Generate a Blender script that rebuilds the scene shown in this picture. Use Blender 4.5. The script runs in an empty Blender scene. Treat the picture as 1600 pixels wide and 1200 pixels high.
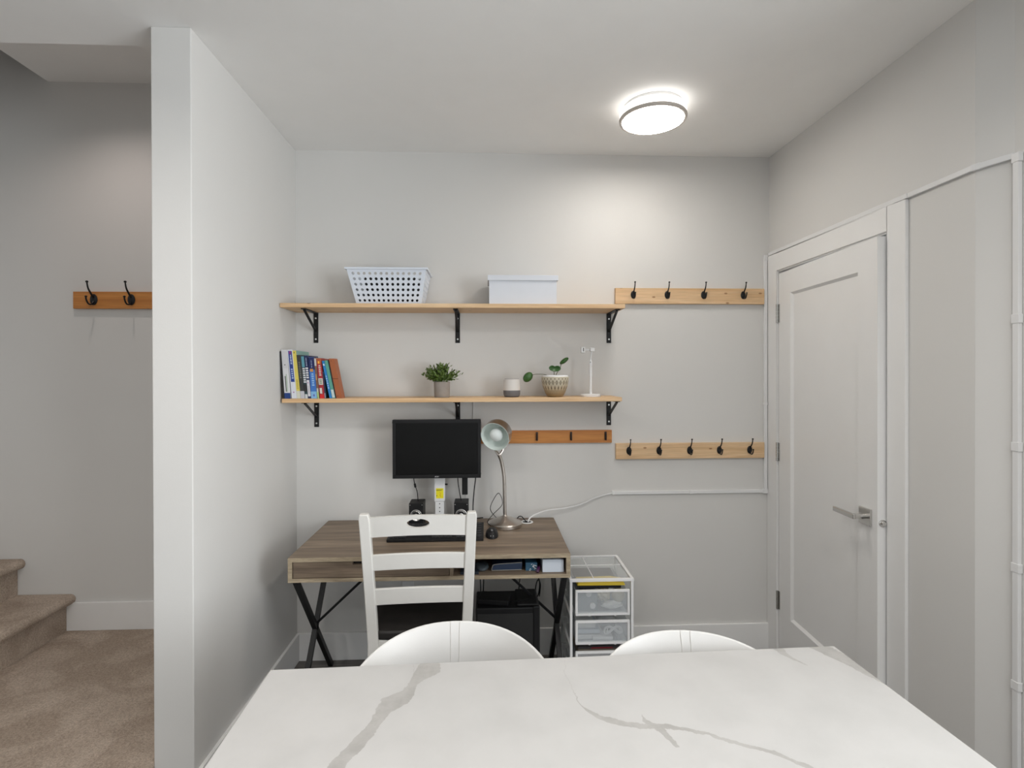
import bpy, bmesh, math, random
from mathutils import Vector, Matrix
random.seed(7)
S = bpy.context.scene
COL = S.collection
PI = math.pi

# ------------------------------------------------------------------ camera
yaw, pitch, roll = 0.0431, -0.0038, -0.0024
cam_d = bpy.data.cameras.new('camera'); cam = bpy.data.objects.new('camera', cam_d); COL.objects.link(cam)
cam_d.sensor_width = 36.0; cam_d.lens = 36.0 * 828.08 / 1600.0; cam_d.clip_start = 0.05
cam_d.shift_x = 3.87 / 1600; cam_d.shift_y = -11.66 / 1600
fw = Vector((math.sin(yaw)*math.cos(pitch), math.cos(yaw)*math.cos(pitch), math.sin(pitch)))
rt = Vector((math.cos(yaw), -math.sin(yaw), 0)); up = rt.cross(fw)
r2 = rt*math.cos(roll) + up*math.sin(roll); u2 = up*math.cos(roll) - rt*math.sin(roll)
cam.matrix_world = Matrix(((r2.x, u2.x, -fw.x, 1.0217), (r2.y, u2.y, -fw.y, -2.8936), (r2.z, u2.z, -fw.z, 1.5336), (0, 0, 0, 1)))
S.camera = cam
# ------------------------------------------------------------------ world, lights, exposure
S.view_settings.view_transform = 'Standard'; S.view_settings.look = 'None'
S.view_settings.gamma = 1.0; S.view_settings.use_curve_mapping = False
S.view_settings.exposure = 0.06
wd = bpy.data.worlds.new('world'); S.world = wd; wd.use_nodes = True
wd.node_tree.nodes['Background'].inputs[0].default_value = (0.80, 0.90, 1.0, 1)
wd.node_tree.nodes['Background'].inputs[1].default_value = 0.6

def area(name, loc, size, size_y, power, color, rot):
    l = bpy.data.lights.new(name, 'AREA'); l.shape = 'RECTANGLE'; l.size = size; l.size_y = size_y
    l.energy = power; l.color = color
    o = bpy.data.objects.new(name, l); o.location = loc; o.rotation_euler = rot; COL.objects.link(o); return o
LAMP_E = 31        # ceiling lamp diffuser emission
E_STUB = 6.0        # added downlight that brightens the wall stub
E_EAST = 178.0        # added fill light through an invented window on the right
E_SOUTH = 1.5       # added fill light through an invented window behind the viewer
E_NEAR = 7.5         # added downlights over the table
E_FAR = 5.0          # added downlights behind the viewer
E_HALL = 16        # recessed downlight of the stair hall
KXW = 4.3
area('added_side_fill', (KXW - 0.02, -3.9, 1.5), 3.4, 1.8, E_EAST, (0.93, 0.97, 1.0), (math.radians(90), 0, math.radians(90)))  # added fill from the right, stands at an invented window
area('added_rear_fill', (0.6, -6.58, 1.35), 3.0, 2.0, E_SOUTH, (0.93, 0.97, 1.0), (math.radians(90), 0, 0))  # added fill from behind the viewer, stands at an invented window
DLS = ((0.3, -2.3, E_NEAR), (1.9, -2.3, E_NEAR), (0.3, -3.9, E_FAR), (1.9, -3.9, E_FAR), (3.3, -3.1, E_FAR), (-0.25, -2.1, E_STUB))
for lx, ly, le in DLS:
    l = bpy.data.lights.new('downlight', 'AREA'); l.shape = 'DISK'; l.size = 0.11; l.energy = le; l.color = (1, 0.95, 0.90); l.spread = math.radians(158 if le == E_STUB else 150)
    o = bpy.data.objects.new('downlight', l); o.location = (lx, ly, 2.728); COL.objects.link(o)  # invented downlights, put in to light the room and wall stub
l = bpy.data.lights.new('hall_downlight', 'SPOT'); l.energy = E_HALL; l.color = (1, 0.87, 0.81); l.spot_size = math.radians(140); l.spot_blend = 1.0; l.shadow_soft_size = 0.022
o = bpy.data.objects.new('hall_downlight', l); o.location = (-0.83, -0.52, 3.06); COL.objects.link(o)

# ------------------------------------------------------------------ materials
def new_mat(name):
    m = bpy.data.materials.new(name); m.use_nodes = True
    nt = m.node_tree; b = nt.nodes['Principled BSDF']; return m, nt, b
def N(nt, typ, **kw):
    n = nt.nodes.new(typ)
    for k, v in kw.items(): setattr(n, k, v)
    return n
def L(nt, a, b): nt.links.new(a, b)
def mat(name, col, rough=0.5, metal=0.0, bump=0.0, bscale=200.0, var=0.0, vscale=8.0, coat=0.0, spec=None, emit=None, estr=0):
    m, nt, b = new_mat(name)
    c = (*col, 1)
    b.inputs['Base Color'].default_value = c; b.inputs['Roughness'].default_value = rough; b.inputs['Metallic'].default_value = metal
    if coat: b.inputs['Coat Weight'].default_value = coat
    if spec is not None: b.inputs['Specular IOR Level'].default_value = spec
    if emit:
        b.inputs['Emission Color'].default_value = (*emit, 1); b.inputs['Emission Strength'].default_value = estr
    tc = N(nt, 'ShaderNodeTexCoord')
    n = N(nt, 'ShaderNodeTexNoise'); n.inputs['Scale'].default_value = vscale; n.inputs['Detail'].default_value = 4
    L(nt, tc.outputs['Object'], n.inputs['Vector'])
    mx = N(nt, 'ShaderNodeMix', data_type='RGBA', blend_type='MULTIPLY'); mx.inputs[0].default_value = 1.0
    mr = N(nt, 'ShaderNodeMapRange'); mr.inputs['To Min'].default_value = 1 - max(var, .02); mr.inputs['To Max'].default_value = 1 + max(var, .02)
    L(nt, n.outputs['Fac'], mr.inputs['Value'])
    mx.inputs[6].default_value = c
    L(nt, mr.outputs[0], mx.inputs[7]); L(nt, mx.outputs[2], b.inputs['Base Color'])
    if bump:
        n2 = N(nt, 'ShaderNodeTexNoise'); n2.inputs['Scale'].default_value = bscale; n2.inputs['Detail'].default_value = 3
        L(nt, tc.outputs['Object'], n2.inputs['Vector'])
        bp = N(nt, 'ShaderNodeBump'); bp.inputs['Strength'].default_value = bump; bp.inputs['Distance'].default_value = 0.002
        L(nt, n2.outputs['Fac'], bp.inputs['Height']); L(nt, bp.outputs[0], b.inputs['Normal'])
    return m
def wood(name, c1, c2, knot=None, scale=(1.5, 26, 26), rough=0.5, knots=3.2, contrast=(0.35, 0.68), fine=0.0, kth=(0.03, 0.06)):
    m, nt, b = new_mat(name)
    tc = N(nt, 'ShaderNodeTexCoord'); mp = N(nt, 'ShaderNodeMapping'); mp.inputs['Scale'].default_value = scale
    oi = N(nt, 'ShaderNodeObjectInfo'); ad = N(nt, 'ShaderNodeVectorMath', operation='ADD')
    L(nt, tc.outputs['Object'], ad.inputs[0])
    sc_ = N(nt, 'ShaderNodeVectorMath', operation='SCALE'); sc_.inputs[0].default_value = (3.1, 1.7, 2.3)
    L(nt, oi.outputs['Random'], sc_.inputs['Scale']); L(nt, sc_.outputs[0], ad.inputs[1])
    L(nt, ad.outputs[0], mp.inputs['Vector'])
    n = N(nt, 'ShaderNodeTexNoise'); n.inputs['Scale'].default_value = 1.0; n.inputs['Detail'].default_value = 6; n.inputs['Distortion'].default_value = 0.6
    L(nt, mp.outputs[0], n.inputs['Vector'])
    rp = N(nt, 'ShaderNodeValToRGB'); rp.color_ramp.elements[0].position = contrast[0]; rp.color_ramp.elements[1].position = contrast[1]
    rp.color_ramp.elements[0].color = (*c1, 1); rp.color_ramp.elements[1].color = (*c2, 1)
    L(nt, n.outputs['Fac'], rp.inputs[0])
    out = rp.outputs[0]
    if fine:
        mp3 = N(nt, 'ShaderNodeMapping'); mp3.inputs['Scale'].default_value = (scale[0]*6, scale[1]*7, scale[2]*7); L(nt, ad.outputs[0], mp3.inputs['Vector'])
        n3 = N(nt, 'ShaderNodeTexNoise'); n3.inputs['Scale'].default_value = 1.0; n3.inputs['Detail'].default_value = 3; L(nt, mp3.outputs[0], n3.inputs['Vector'])
        m3 = N(nt, 'ShaderNodeMapRange'); m3.inputs['From Min'].default_value = .35; m3.inputs['From Max'].default_value = .65; m3.inputs['To Min'].default_value = 1-fine; m3.inputs['To Max'].default_value = 1+fine*.6
        L(nt, n3.outputs['Fac'], m3.inputs['Value'])
        mm = N(nt, 'ShaderNodeMix', data_type='RGBA', blend_type='MULTIPLY'); mm.inputs[0].default_value = 1; L(nt, out, mm.inputs[6]); L(nt, m3.outputs[0], mm.inputs[7]); out = mm.outputs[2]
    if knot:
        sx_ = N(nt, 'ShaderNodeSeparateXYZ'); L(nt, ad.outputs[0], sx_.inputs[0])
        yz = N(nt, 'ShaderNodeMath', operation='ADD'); L(nt, sx_.outputs[1], yz.inputs[0]); L(nt, sx_.outputs[2], yz.inputs[1])
        cb = N(nt, 'ShaderNodeCombineXYZ'); L(nt, sx_.outputs[0], cb.inputs[0]); L(nt, yz.outputs[0], cb.inputs[1])
        mp2 = N(nt, 'ShaderNodeMapping'); mp2.inputs['Scale'].default_value = (knots, knots*2.2, 1); L(nt, cb.outputs[0], mp2.inputs['Vector'])
        v = N(nt, 'ShaderNodeTexVoronoi', voronoi_dimensions='2D'); v.inputs['Scale'].default_value = 1.0; L(nt, mp2.outputs[0], v.inputs['Vector'])
        mr = N(nt, 'ShaderNodeMapRange', interpolation_type='SMOOTHSTEP'); mr.inputs['From Min'].default_value = kth[1]; mr.inputs['From Max'].default_value = kth[0]; mr.inputs['To Min'].default_value = 0; mr.inputs['To Max'].default_value = .85
        L(nt, v.outputs['Distance'], mr.inputs['Value'])
        sc2 = N(nt, 'ShaderNodeSeparateColor'); L(nt, v.outputs['Color'], sc2.inputs[0])
        gt = N(nt, 'ShaderNodeMath', operation='GREATER_THAN'); gt.inputs[1].default_value = .5; L(nt, sc2.outputs[0], gt.inputs[0])
        mk = N(nt, 'ShaderNodeMath', operation='MULTIPLY'); L(nt, mr.outputs[0], mk.inputs[0]); L(nt, gt.outputs[0], mk.inputs[1])
        mx = N(nt, 'ShaderNodeMix', data_type='RGBA'); L(nt, mk.outputs[0], mx.inputs[0]); L(nt, out, mx.inputs[6]); mx.inputs[7].default_value = (*knot, 1); out = mx.outputs[2]
    L(nt, out, b.inputs['Base Color']); b.inputs['Roughness'].default_value = rough
    bp = N(nt, 'ShaderNodeBump'); bp.inputs['Strength'].default_value = 0.15; bp.inputs['Distance'].default_value = 0.001
    L(nt, n.outputs['Fac'], bp.inputs['Height']); L(nt, bp.outputs[0], b.inputs['Normal'])
    return m
def translucent(name, col, alpha, rough=0.3):
    m, nt, b = new_mat(name)
    b.inputs['Base Color'].default_value = (*col, 1); b.inputs['Roughness'].default_value = rough
    tr = N(nt, 'ShaderNodeBsdfTransparent'); tr.inputs[0].default_value = (0.97, 0.98, 0.98, 1)
    mx = N(nt, 'ShaderNodeMixShader'); mx.inputs[0].default_value = alpha
    L(nt, tr.outputs[0], mx.inputs[1]); L(nt, b.outputs[0], mx.inputs[2])
    L(nt, mx.outputs[0], nt.nodes['Material Output'].inputs[0]); return m

M = {}
M['wall'] = mat('wall_paint', (0.71, 0.70, 0.68), 0.62, bump=0.08, bscale=260, var=0.012, vscale=3)
M['ceil'] = mat('ceiling_paint', (0.93, 0.925, 0.91), 0.8, bump=0.06, bscale=200)
M['trim'] = mat('trim_paint', (0.86, 0.855, 0.845), 0.38)
M['carpet'] = None
M['floor'] = wood('grey_plank', (0.10, 0.09, 0.085), (0.20, 0.185, 0.17), scale=(2, 30, 30), rough=0.45)
M['pine'] = wood('pine_board', (0.68, 0.43, 0.22), (0.83, 0.60, 0.37), knot=(0.30, 0.13, 0.05), knots=5.0, rough=0.5, fine=0.10)
M['orange'] = wood('orange_pine', (0.50, 0.185, 0.038), (0.64, 0.275, 0.062), knot=(0.22, 0.07, 0.02), knots=5.0, rough=0.45, fine=0.10)
M['desk'] = wood('grey_oak_laminate', (0.135, 0.098, 0.070), (0.31, 0.235, 0.165), scale=(1.3, 22, 22), rough=0.5, contrast=(0.3, 0.72), fine=0.18)
M['desk_edge'] = wood('pale_oak_edge', (0.30, 0.24, 0.165), (0.46, 0.375, 0.26), scale=(5, 60, 60), rough=0.55, fine=0.2)
M['black_metal'] = mat('black_metal', (0.010, 0.010, 0.011), 0.42, spec=0.3)
M['black_plastic'] = mat('black_plastic', (0.011, 0.011, 0.012), 0.45, spec=0.3)
M['screen'] = mat('dark_screen', (0.004, 0.004, 0.004), 0.35, spec=0.22)
M['white_plastic'] = mat('white_plastic', (0.80, 0.80, 0.80), 0.4)
M['cool_white'] = mat('cool_white_plastic', (0.73, 0.78, 0.86), 0.45)
M['box_white'] = mat('white_board_box', (0.72, 0.75, 0.81), 0.6)
M['chair_white'] = mat('white_painted_wood', (0.78, 0.765, 0.73), 0.4, var=0.03, vscale=20)
M['leather'] = mat('white_leather', (0.68, 0.672, 0.655), 0.45, bump=0.07, bscale=350, var=0.03, vscale=6)
M['stitch'] = mat('white_stitching', (0.68, 0.665, 0.64), 0.6)
M['seat_dark'] = mat('black_seat_vinyl', (0.016, 0.014, 0.013), 0.55, bump=0.3, bscale=90, var=0.3, vscale=25)
M['steel'] = mat('brushed_steel', (0.60, 0.56, 0.52), 0.30, metal=1.0, var=0.08, vscale=60)
M['chrome'] = mat('satin_nickel', (0.62, 0.61, 0.59), 0.22, metal=1.0)
M['mint'] = mat('pale_mint_enamel', (0.80, 0.87, 0.83), 0.4)
M['bulb'] = mat('frosted_bulb', (0.82, 0.87, 0.86), 0.25)
M['yellow'] = mat('yellow_paper', (0.82, 0.60, 0.05), 0.55)
M['sticker'] = mat('yellow_sticker', (0.88, 0.78, 0.02), 0.5)
M['ink'] = mat('dark_ink', (0.08, 0.06, 0.03), 0.6)
M['red_ink'] = mat('orange_ink', (0.75, 0.35, 0.02), 0.6)
M['silver_print'] = mat('silver_print', (0.55, 0.55, 0.56), 0.4)
M['stone'] = mat('grey_stone_pot', (0.30, 0.265, 0.235), 0.85, bump=0.4, bscale=120, var=0.15, vscale=30)
M['soil'] = mat('dark_soil', (0.03, 0.022, 0.015), 0.95, bump=0.6, bscale=90)
M['leafy'] = mat('bright_leaf', (0.080, 0.135, 0.018), 0.40, var=0.9, vscale=60)
M['leaf'] = mat('deep_green_leaf', (0.035, 0.11, 0.02), 0.35, var=0.25, vscale=40)
M['stem'] = mat('plant_stem', (0.10, 0.10, 0.045), 0.6)
M['fabric_grey'] = mat('grey_fabric', (0.16, 0.155, 0.16), 0.8, bump=0.3, bscale=400)
M['speaker_white'] = mat('matte_white_plastic', (0.70, 0.67, 0.64), 0.55)
M['navy'] = mat('navy_fabric', (0.018, 0.035, 0.075), 0.5)
M['slate'] = mat('slate_case', (0.06, 0.075, 0.085), 0.5)
M['purple'] = mat('purple_plastic', (0.05, 0.006, 0.05), 0.4)
M['sky'] = mat('pale_blue_card', (0.58, 0.63, 0.70), 0.6)
M['clear'] = translucent('clear_plastic', (0.85, 0.86, 0.86), 0.22, 0.2)
M['frost'] = translucent('frosted_plastic', (0.70, 0.73, 0.76), 0.30, 0.4)
M['cream'] = mat('cream_paper', (0.62, 0.56, 0.42), 0.8)
M['pages'] = mat('paper_pages', (0.70, 0.68, 0.62), 0.8)
M['paper'] = mat('white_paper', (0.75, 0.75, 0.74), 0.7)
M['ring'] = mat('lamp_ring_metal', (0.62, 0.57, 0.53), 0.5, metal=0.2)
M['diff'] = mat('lit_diffuser', (0.9, 0.9, 0.9), 0.5, emit=(1.0, 0.945, 0.875), estr=LAMP_E)
M['diff_side'] = mat('lit_side_diffuser', (0.9, 0.9, 0.9), 0.5, emit=(1.0, 0.95, 0.89), estr=2.3)
M['screw'] = mat('bright_screw', (0.75, 0.75, 0.75), 0.35, metal=0.6)
M['dark_hook'] = mat('dark_bronze_hook', (0.03, 0.015, 0.01), 0.45)
M['terminal'] = mat('added_light_lens', (0.85, 0.85, 0.82), 0.5)

def carpet_mat():
    m, nt, b = new_mat('beige_carpet')
    tc = N(nt, 'ShaderNodeTexCoord')
    n1 = N(nt, 'ShaderNodeTexNoise'); n1.inputs['Scale'].default_value = 320; n1.inputs['Detail'].default_value = 3
    n2 = N(nt, 'ShaderNodeTexNoise'); n2.inputs['Scale'].default_value = 4.5; n2.inputs['Detail'].default_value = 5; n2.inputs['Distortion'].default_value = 1.2
    n3 = N(nt, 'ShaderNodeTexNoise'); n3.inputs['Scale'].default_value = 130; n3.inputs['Detail'].default_value = 2
    for n in (n1, n2, n3): L(nt, tc.outputs['Object'], n.inputs['Vector'])
    r = N(nt, 'ShaderNodeValToRGB'); e = r.color_ramp.elements; e[0].position = .40; e[1].position = .62
    e[0].color = (0.43, 0.345, 0.275, 1); e[1].color = (0.55, 0.455, 0.375, 1); L(nt, n2.outputs['Fac'], r.inputs[0])
    r2_ = N(nt, 'ShaderNodeMapRange'); r2_.inputs['From Min'].default_value = .3; r2_.inputs['From Max'].default_value = .7; r2_.inputs['To Min'].default_value = .62; r2_.inputs['To Max'].default_value = 1.3
    mxn = N(nt, 'ShaderNodeMath', operation='MULTIPLY_ADD'); mxn.inputs[1].default_value = .5; L(nt, n3.outputs['Fac'], mxn.inputs[0])
    hf = N(nt, 'ShaderNodeMath', operation='MULTIPLY'); hf.inputs[1].default_value = .5; L(nt, n1.outputs['Fac'], hf.inputs[0]); L(nt, hf.outputs[0], mxn.inputs[2])
    L(nt, mxn.outputs[0], r2_.inputs['Value'])
    mx = N(nt, 'ShaderNodeMix', data_type='RGBA', blend_type='MULTIPLY'); mx.inputs[0].default_value = 1; L(nt, r.outputs[0], mx.inputs[6]); L(nt, r2_.outputs[0], mx.inputs[7])
    L(nt, mx.outputs[2], b.inputs['Base Color']); b.inputs['Roughness'].default_value = 1; b.inputs['Specular IOR Level'].default_value = 0.1
    ad = N(nt, 'ShaderNodeMath', operation='ADD'); L(nt, n1.outputs['Fac'], ad.inputs[0]); L(nt, n3.outputs['Fac'], ad.inputs[1])
    bp = N(nt, 'ShaderNodeBump'); bp.inputs['Strength'].default_value = 0.7; bp.inputs['Distance'].default_value = 0.006
    L(nt, ad.outputs[0], bp.inputs['Height']); L(nt, bp.outputs[0], b.inputs['Normal']); return m
M['carpet'] = carpet_mat()

# ------------------------------------------------------------------ mesh helpers
class MB:
    def __init__(s): s.v = []; s.f = []
    def add(s, vs, fs):
        o = len(s.v); s.v += [tuple(v) for v in vs]; s.f += [tuple(i+o for i in f) for f in fs]; return s
    def box(s, x0, x1, y0, y1, z0, z1):
        x0, x1 = min(x0, x1), max(x0, x1); y0, y1 = min(y0, y1), max(y0, y1); z0, z1 = min(z0, z1), max(z0, z1)
        return s.add([(x0,y0,z0),(x1,y0,z0),(x1,y1,z0),(x0,y1,z0),(x0,y0,z1),(x1,y0,z1),(x1,y1,z1),(x0,y1,z1)],
                     [(3,2,1,0),(4,5,6,7),(0,1,5,4),(1,2,6,5),(2,3,7,6),(3,0,4,7)])
    def obox(s, p0, p1, w, h, upv=(0,0,1)):            # square bar p0->p1
        p0 = Vector(p0); p1 = Vector(p1); d = (p1-p0).normalized(); a = d.cross(Vector(upv))
        if a.length < 1e-4: a = d.cross(Vector((0,1,0)))
        a.normalize(); b = a.cross(d).normalized(); a *= w/2; b *= h/2
        vs = [p+sa*a+sb*b for p in (p0,p1) for sa, sb in ((-1,-1),(1,-1),(1,1),(-1,1))]
        return s.add(vs, [(0,1,2,3),(7,6,5,4),(0,4,5,1),(1,5,6,2),(2,6,7,3),(3,7,4,0)])
    def cyl(s, p0, p1, r0, r1=None, n=20, caps=True):
        r1 = r0 if r1 is None else r1
        p0 = Vector(p0); p1 = Vector(p1); d = (p1-p0).normalized()
        a = d.orthogonal().normalized(); b = d.cross(a)
        vs = []
        for p, r in ((p0,r0),(p1,r1)):
            for i in range(n):
                t = 2*PI*i/n; vs.append(p + a*(r*math.cos(t)) + b*(r*math.sin(t)))
        fs = [(i,(i+1)%n,n+(i+1)%n,n+i) for i in range(n)]
        if caps: fs += [tuple(range(n-1,-1,-1)), tuple(range(n,2*n))]
        return s.add(vs, fs)
    def tube(s, pts, r, n=8, taper=None):
        pts = [Vector(p) for p in pts]; k = len(pts); vs = []; a = None
        for i, p in enumerate(pts):
            d = (pts[min(i+1,k-1)] - pts[max(i-1,0)]).normalized()
            if a is None: a = d.orthogonal().normalized()
            else:
                a = a - d*a.dot(d); a.normalize()
            b = d.cross(a); rr = r if taper is None else r*taper[i]
            for j in range(n):
                t = 2*PI*j/n; vs.append(p + a*(rr*math.cos(t)) + b*(rr*math.sin(t)))
        fs = [(i*n+j, i*n+(j+1)%n, (i+1)*n+(j+1)%n, (i+1)*n+j) for i in range(k-1) for j in range(n)]
        fs += [tuple(range(n-1,-1,-1)), tuple(range((k-1)*n, k*n))]
        return s.add(vs, fs)
    def lathe(s, prof, c=(0,0,0), n=40, axis=None):     # prof: (r, h) list; axis default +Z
        ax = Vector(axis).normalized() if axis else Vector((0,0,1))
        a = Vector((1,0,0)) if not axis else ax.orthogonal().normalized(); b = ax.cross(a); c = Vector(c)
        vs = []; fs = []; k = len(prof)
        for r, h in prof:
            for j in range(n):
                t = 2*PI*j/n; vs.append(c + ax*h + a*(r*math.cos(t)) + b*(r*math.sin(t)))
        for i in range(k-1):
            for j in range(n): fs.append((i*n+j, i*n+(j+1)%n, (i+1)*n+(j+1)%n, (i+1)*n+j))
        return s.add(vs, fs)
    def prism(s, poly, fn0, fn1):                       # poly 2D list; fn map (u,v)->3D
        k = len(poly); vs = [fn0(*p) for p in poly] + [fn1(*p) for p in poly]
        fs = [tuple(range(k-1,-1,-1)), tuple(range(k,2*k))] + [(i,(i+1)%k,k+(i+1)%k,k+i) for i in range(k)]
        return s.add(vs, fs)
    def build(s, name, m, parent=None, bevel=0.0, smooth=False, seg=2, solid=0.0, sub=0, local=False):
        me = bpy.data.meshes.new(name)
        off = Vector((0,0,0))
        if parent is not None and not local:
            p = parent
            while p is not None: off += p.location; p = p.parent
        me.from_pydata([tuple(Vector(v)-off) for v in s.v], [], s.f)
        bm = bmesh.new(); bm.from_mesh(me); bmesh.ops.remove_doubles(bm, verts=bm.verts, dist=1e-6)
        bmesh.ops.recalc_face_normals(bm, faces=bm.faces); bm.to_mesh(me); bm.free()
        me.materials.append(m if not isinstance(m, str) else M[m])
        o = bpy.data.objects.new(name, me); COL.objects.link(o)
        if parent is not None: o.parent = parent
        if solid:
            md = o.modifiers.new('solid', 'SOLIDIFY'); md.thickness = solid; md.offset = 0
        if bevel:
            md = o.modifiers.new('bevel', 'BEVEL'); md.width = bevel; md.segments = seg; md.limit_method = 'ANGLE'; md.angle_limit = math.radians(40)
        if sub:
            md = o.modifiers.new('sub', 'SUBSURF'); md.levels = sub; md.render_levels = sub
        if smooth:
            me.shade_smooth(); me.set_sharp_from_angle(angle=math.radians(38))
        return o
def tag(o, label, cat=None, group=None, kind=None):
    if label: o['label'] = label
    if cat: o['category'] = cat
    if group: o['group'] = group
    if kind: o['kind'] = kind
    return o
def thing(name, loc, label, cat, group=None, rz=0.0, kind=None):
    o = bpy.data.objects.new(name, None); o.empty_display_size = 0.05; COL.objects.link(o)
    o.location = loc; o.rotation_euler = (0,0,rz); return tag(o, label, cat, group, kind)
def bx(*a): return MB().box(*a)
def copy_tree(o, parent=None):
    c = o.copy(); COL.objects.link(c)
    if parent is not None: c.parent = parent
    for ch in list(o.children): copy_tree(ch, c)
    return c
def bez(pts, n=10):                                     # smooth polyline through points (Catmull-Rom)
    P_ = [Vector(p) for p in pts]; out = []
    for i in range(len(P_)-1):
        p0 = P_[max(i-1,0)]; p1 = P_[i]; p2 = P_[i+1]; p3 = P_[min(i+2,len(P_)-1)]
        for k in range(n):
            t = k/n
            out.append(0.5*((2*p1)+(-p0+p2)*t+(2*p0-5*p1+4*p2-p3)*t*t+(-p0+3*p1-3*p2+p3)*t**3))
    out.append(P_[-1]); return out

# ------------------------------------------------------------------ setting
W = 2.598; H = 2.74; LZ = 0.19
KX = 4.3; KL = -3.2; KY = -6.6; HC = 3.08
def st(o, label, cat): return tag(o, label, cat, kind='structure')
# floor: slab and grey planks
fl = st(MB().box(KL, KX, KY, 0.15, -0.12, -0.012).build('floor', 'floor'), 'dark grey plank floor under the desk and table', 'floor')
pw, pl = 0.18, 1.22
for j in range(9):
    y1 = -0.001 - j*pw; off = (j*0.43) % pl
    x = 0.004 - off
    while x < W:
        a, b = max(x, 0.004), min(x+pl-0.003, W-0.004)
        if b-a > 0.05: bx(a, b, y1-pw+0.003, y1, -0.0119, 0.0).build('plank', 'floor', fl)
        x += pl
MB().box(KL, -0.14, KY, -1.1, -0.0119, 0.0).add([(-0.14,KY,0),(KX,KY,0),(KX,-1.63,0),(-0.14,-1.63,0)],[(0,1,2,3)]).build('plank_field', 'floor', fl)
# back wall: one wall plane behind alcove and hall
st(bx(KL, W+0.14, 0.0, 0.14, -0.01, 4.2).build('wall_back', 'wall'), 'light grey wall behind the shelves and desk, running into the stair hall', 'wall')
# left alcove wall ending in the pillar
st(bx(-0.1361, 0.0, -1.006, 0.0, 0.0, H).build('wall_left', 'wall', bevel=0.003), 'light grey wall stub left of the desk with square end', 'wall')
# right wall with the door opening, chamfered corner and the return facing the kitchen
DY0, DY1, DH = -0.103, -0.882, 2.085
wr = MB()
wr.box(W, W+0.13, DY0+0.012, 0.0, 0.0, H); wr.box(W, W+0.13, -1.248, DY1-0.012, 0.0, H); wr.box(W, W+0.13, DY1-0.012, DY0+0.012, DH+0.01, H)
st(wr.build('wall_right', 'wall'), 'light grey wall around the white door', 'wall')
wc_ = MB().prism([(W+.0003,-1.2482),(2.644,-1.332),(2.664,-1.95),(2.78,-1.95),(2.78,-1.2482)], lambda u,v:(u,v,0.0), lambda u,v:(u,v,H))
st(wc_.build('wall_corner', 'wall'), 'light grey chamfered wall corner right of the door carrying the cable trunking', 'wall')
st(bx(2.78, KX, -1.95, -1.2482, 0.0, H).build('wall_kitchen', 'wall'), 'grey kitchen wall running right from the chamfered corner', 'wall')
st(bx(W+0.4, W+0.5, -1.15, 0.1, 0.0, H).build('wall_closet', 'wall'), 'light grey wall behind the door', 'wall')
# ceilings
cl = MB()
cl.box(-0.1361, W+0.14, -0.893, 0.0, H, H+0.12); cl.box(KL, KX, KY, -0.893, H, H+0.12)
st(cl.build('ceiling', 'ceil'), 'white ceiling above the desk carrying the round lamp', 'ceiling')
st(bx(-1.28, -0.1361, -0.893, 0.0, HC, HC+0.1).build('ceiling_hall', 'ceil'), 'higher ceiling panel over the stair hall', 'ceiling')
hb = MB(); hb.box(KL, -0.1361, -0.93, -0.893, H+0.12, 4.2); hb.box(-0.1361, -0.02, -0.893, 0.0, H+0.12, 4.2); hb.box(KL, -0.02, -0.93, 0.0, 4.2, 4.3)
st(hb.build('wall_hall_upper', 'wall'), 'grey upper stairwell wall above the hall', 'wall')
# kitchen shell behind the camera
st(bx(KL-0.12, KL, KY, 0.14, -0.01, 4.2).build('wall_west', 'wall'), 'grey wall at the far left end of the stairs', 'wall')
we = MB(); we.box(KX, KX+0.12, KY, -5.6, 0, H); we.box(KX, KX+0.12, -2.2, -1.2, 0, H); we.box(KX, KX+0.12, -5.6, -2.2, 0, 0.55); we.box(KX, KX+0.12, -5.6, -2.2, 2.45, H)
st(we.build('wall_east', 'wall'), 'grey wall with the added window at the far right', 'wall')
wf = MB(); wf.box(KL, -0.95, KY-0.12, KY, 0, H); wf.box(2.15, KX, KY-0.12, KY, 0, H); wf.box(-0.95, 2.15, KY-0.12, KY, 0, 0.3); wf.box(-0.95, 2.15, KY-0.12, KY, 2.4, H)
st(wf.build('wall_front', 'wall'), 'grey wall with the added window behind the viewer', 'wall')
wn = MB(); wn.box(-0.95, 2.15, KY-0.09, KY-0.03, 0.3, 0.36); wn.box(-0.95, 2.15, KY-0.09, KY-0.03, 2.34, 2.4)
for x in (-0.95, 0.57, 2.09): wn.box(x, x+0.06, KY-0.09, KY-0.03, 0.36, 2.34)
wo = st(wn.build('added_window_2', 'trim'), 'added white framed window behind the viewer', 'window')  # unseen window, added to go with the rear fill
for x in (-0.89, 0.63): bx(x, x+1.46, KY-0.063, KY-0.058, 0.36, 2.34).build('pane', 'clear', wo)
wn = MB(); wn.box(KX+0.03, KX+0.09, -5.6, -2.2, 0.55, 0.61); wn.box(KX+0.03, KX+0.09, -5.6, -2.2, 2.39, 2.45)
for y in (-5.6, -4.487, -3.373, -2.26): wn.box(KX+0.03, KX+0.09, y, y+0.06, 0.61, 2.39)
wo = st(wn.build('added_window_1', 'trim'), 'added wide white framed window at the far right', 'window')  # unseen window, added to go with the side fill
for y in (-5.54, -4.427, -3.313): bx(KX+0.055, KX+0.06, y, y+1.053, 0.61, 2.39).build('pane', 'clear', wo)
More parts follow.
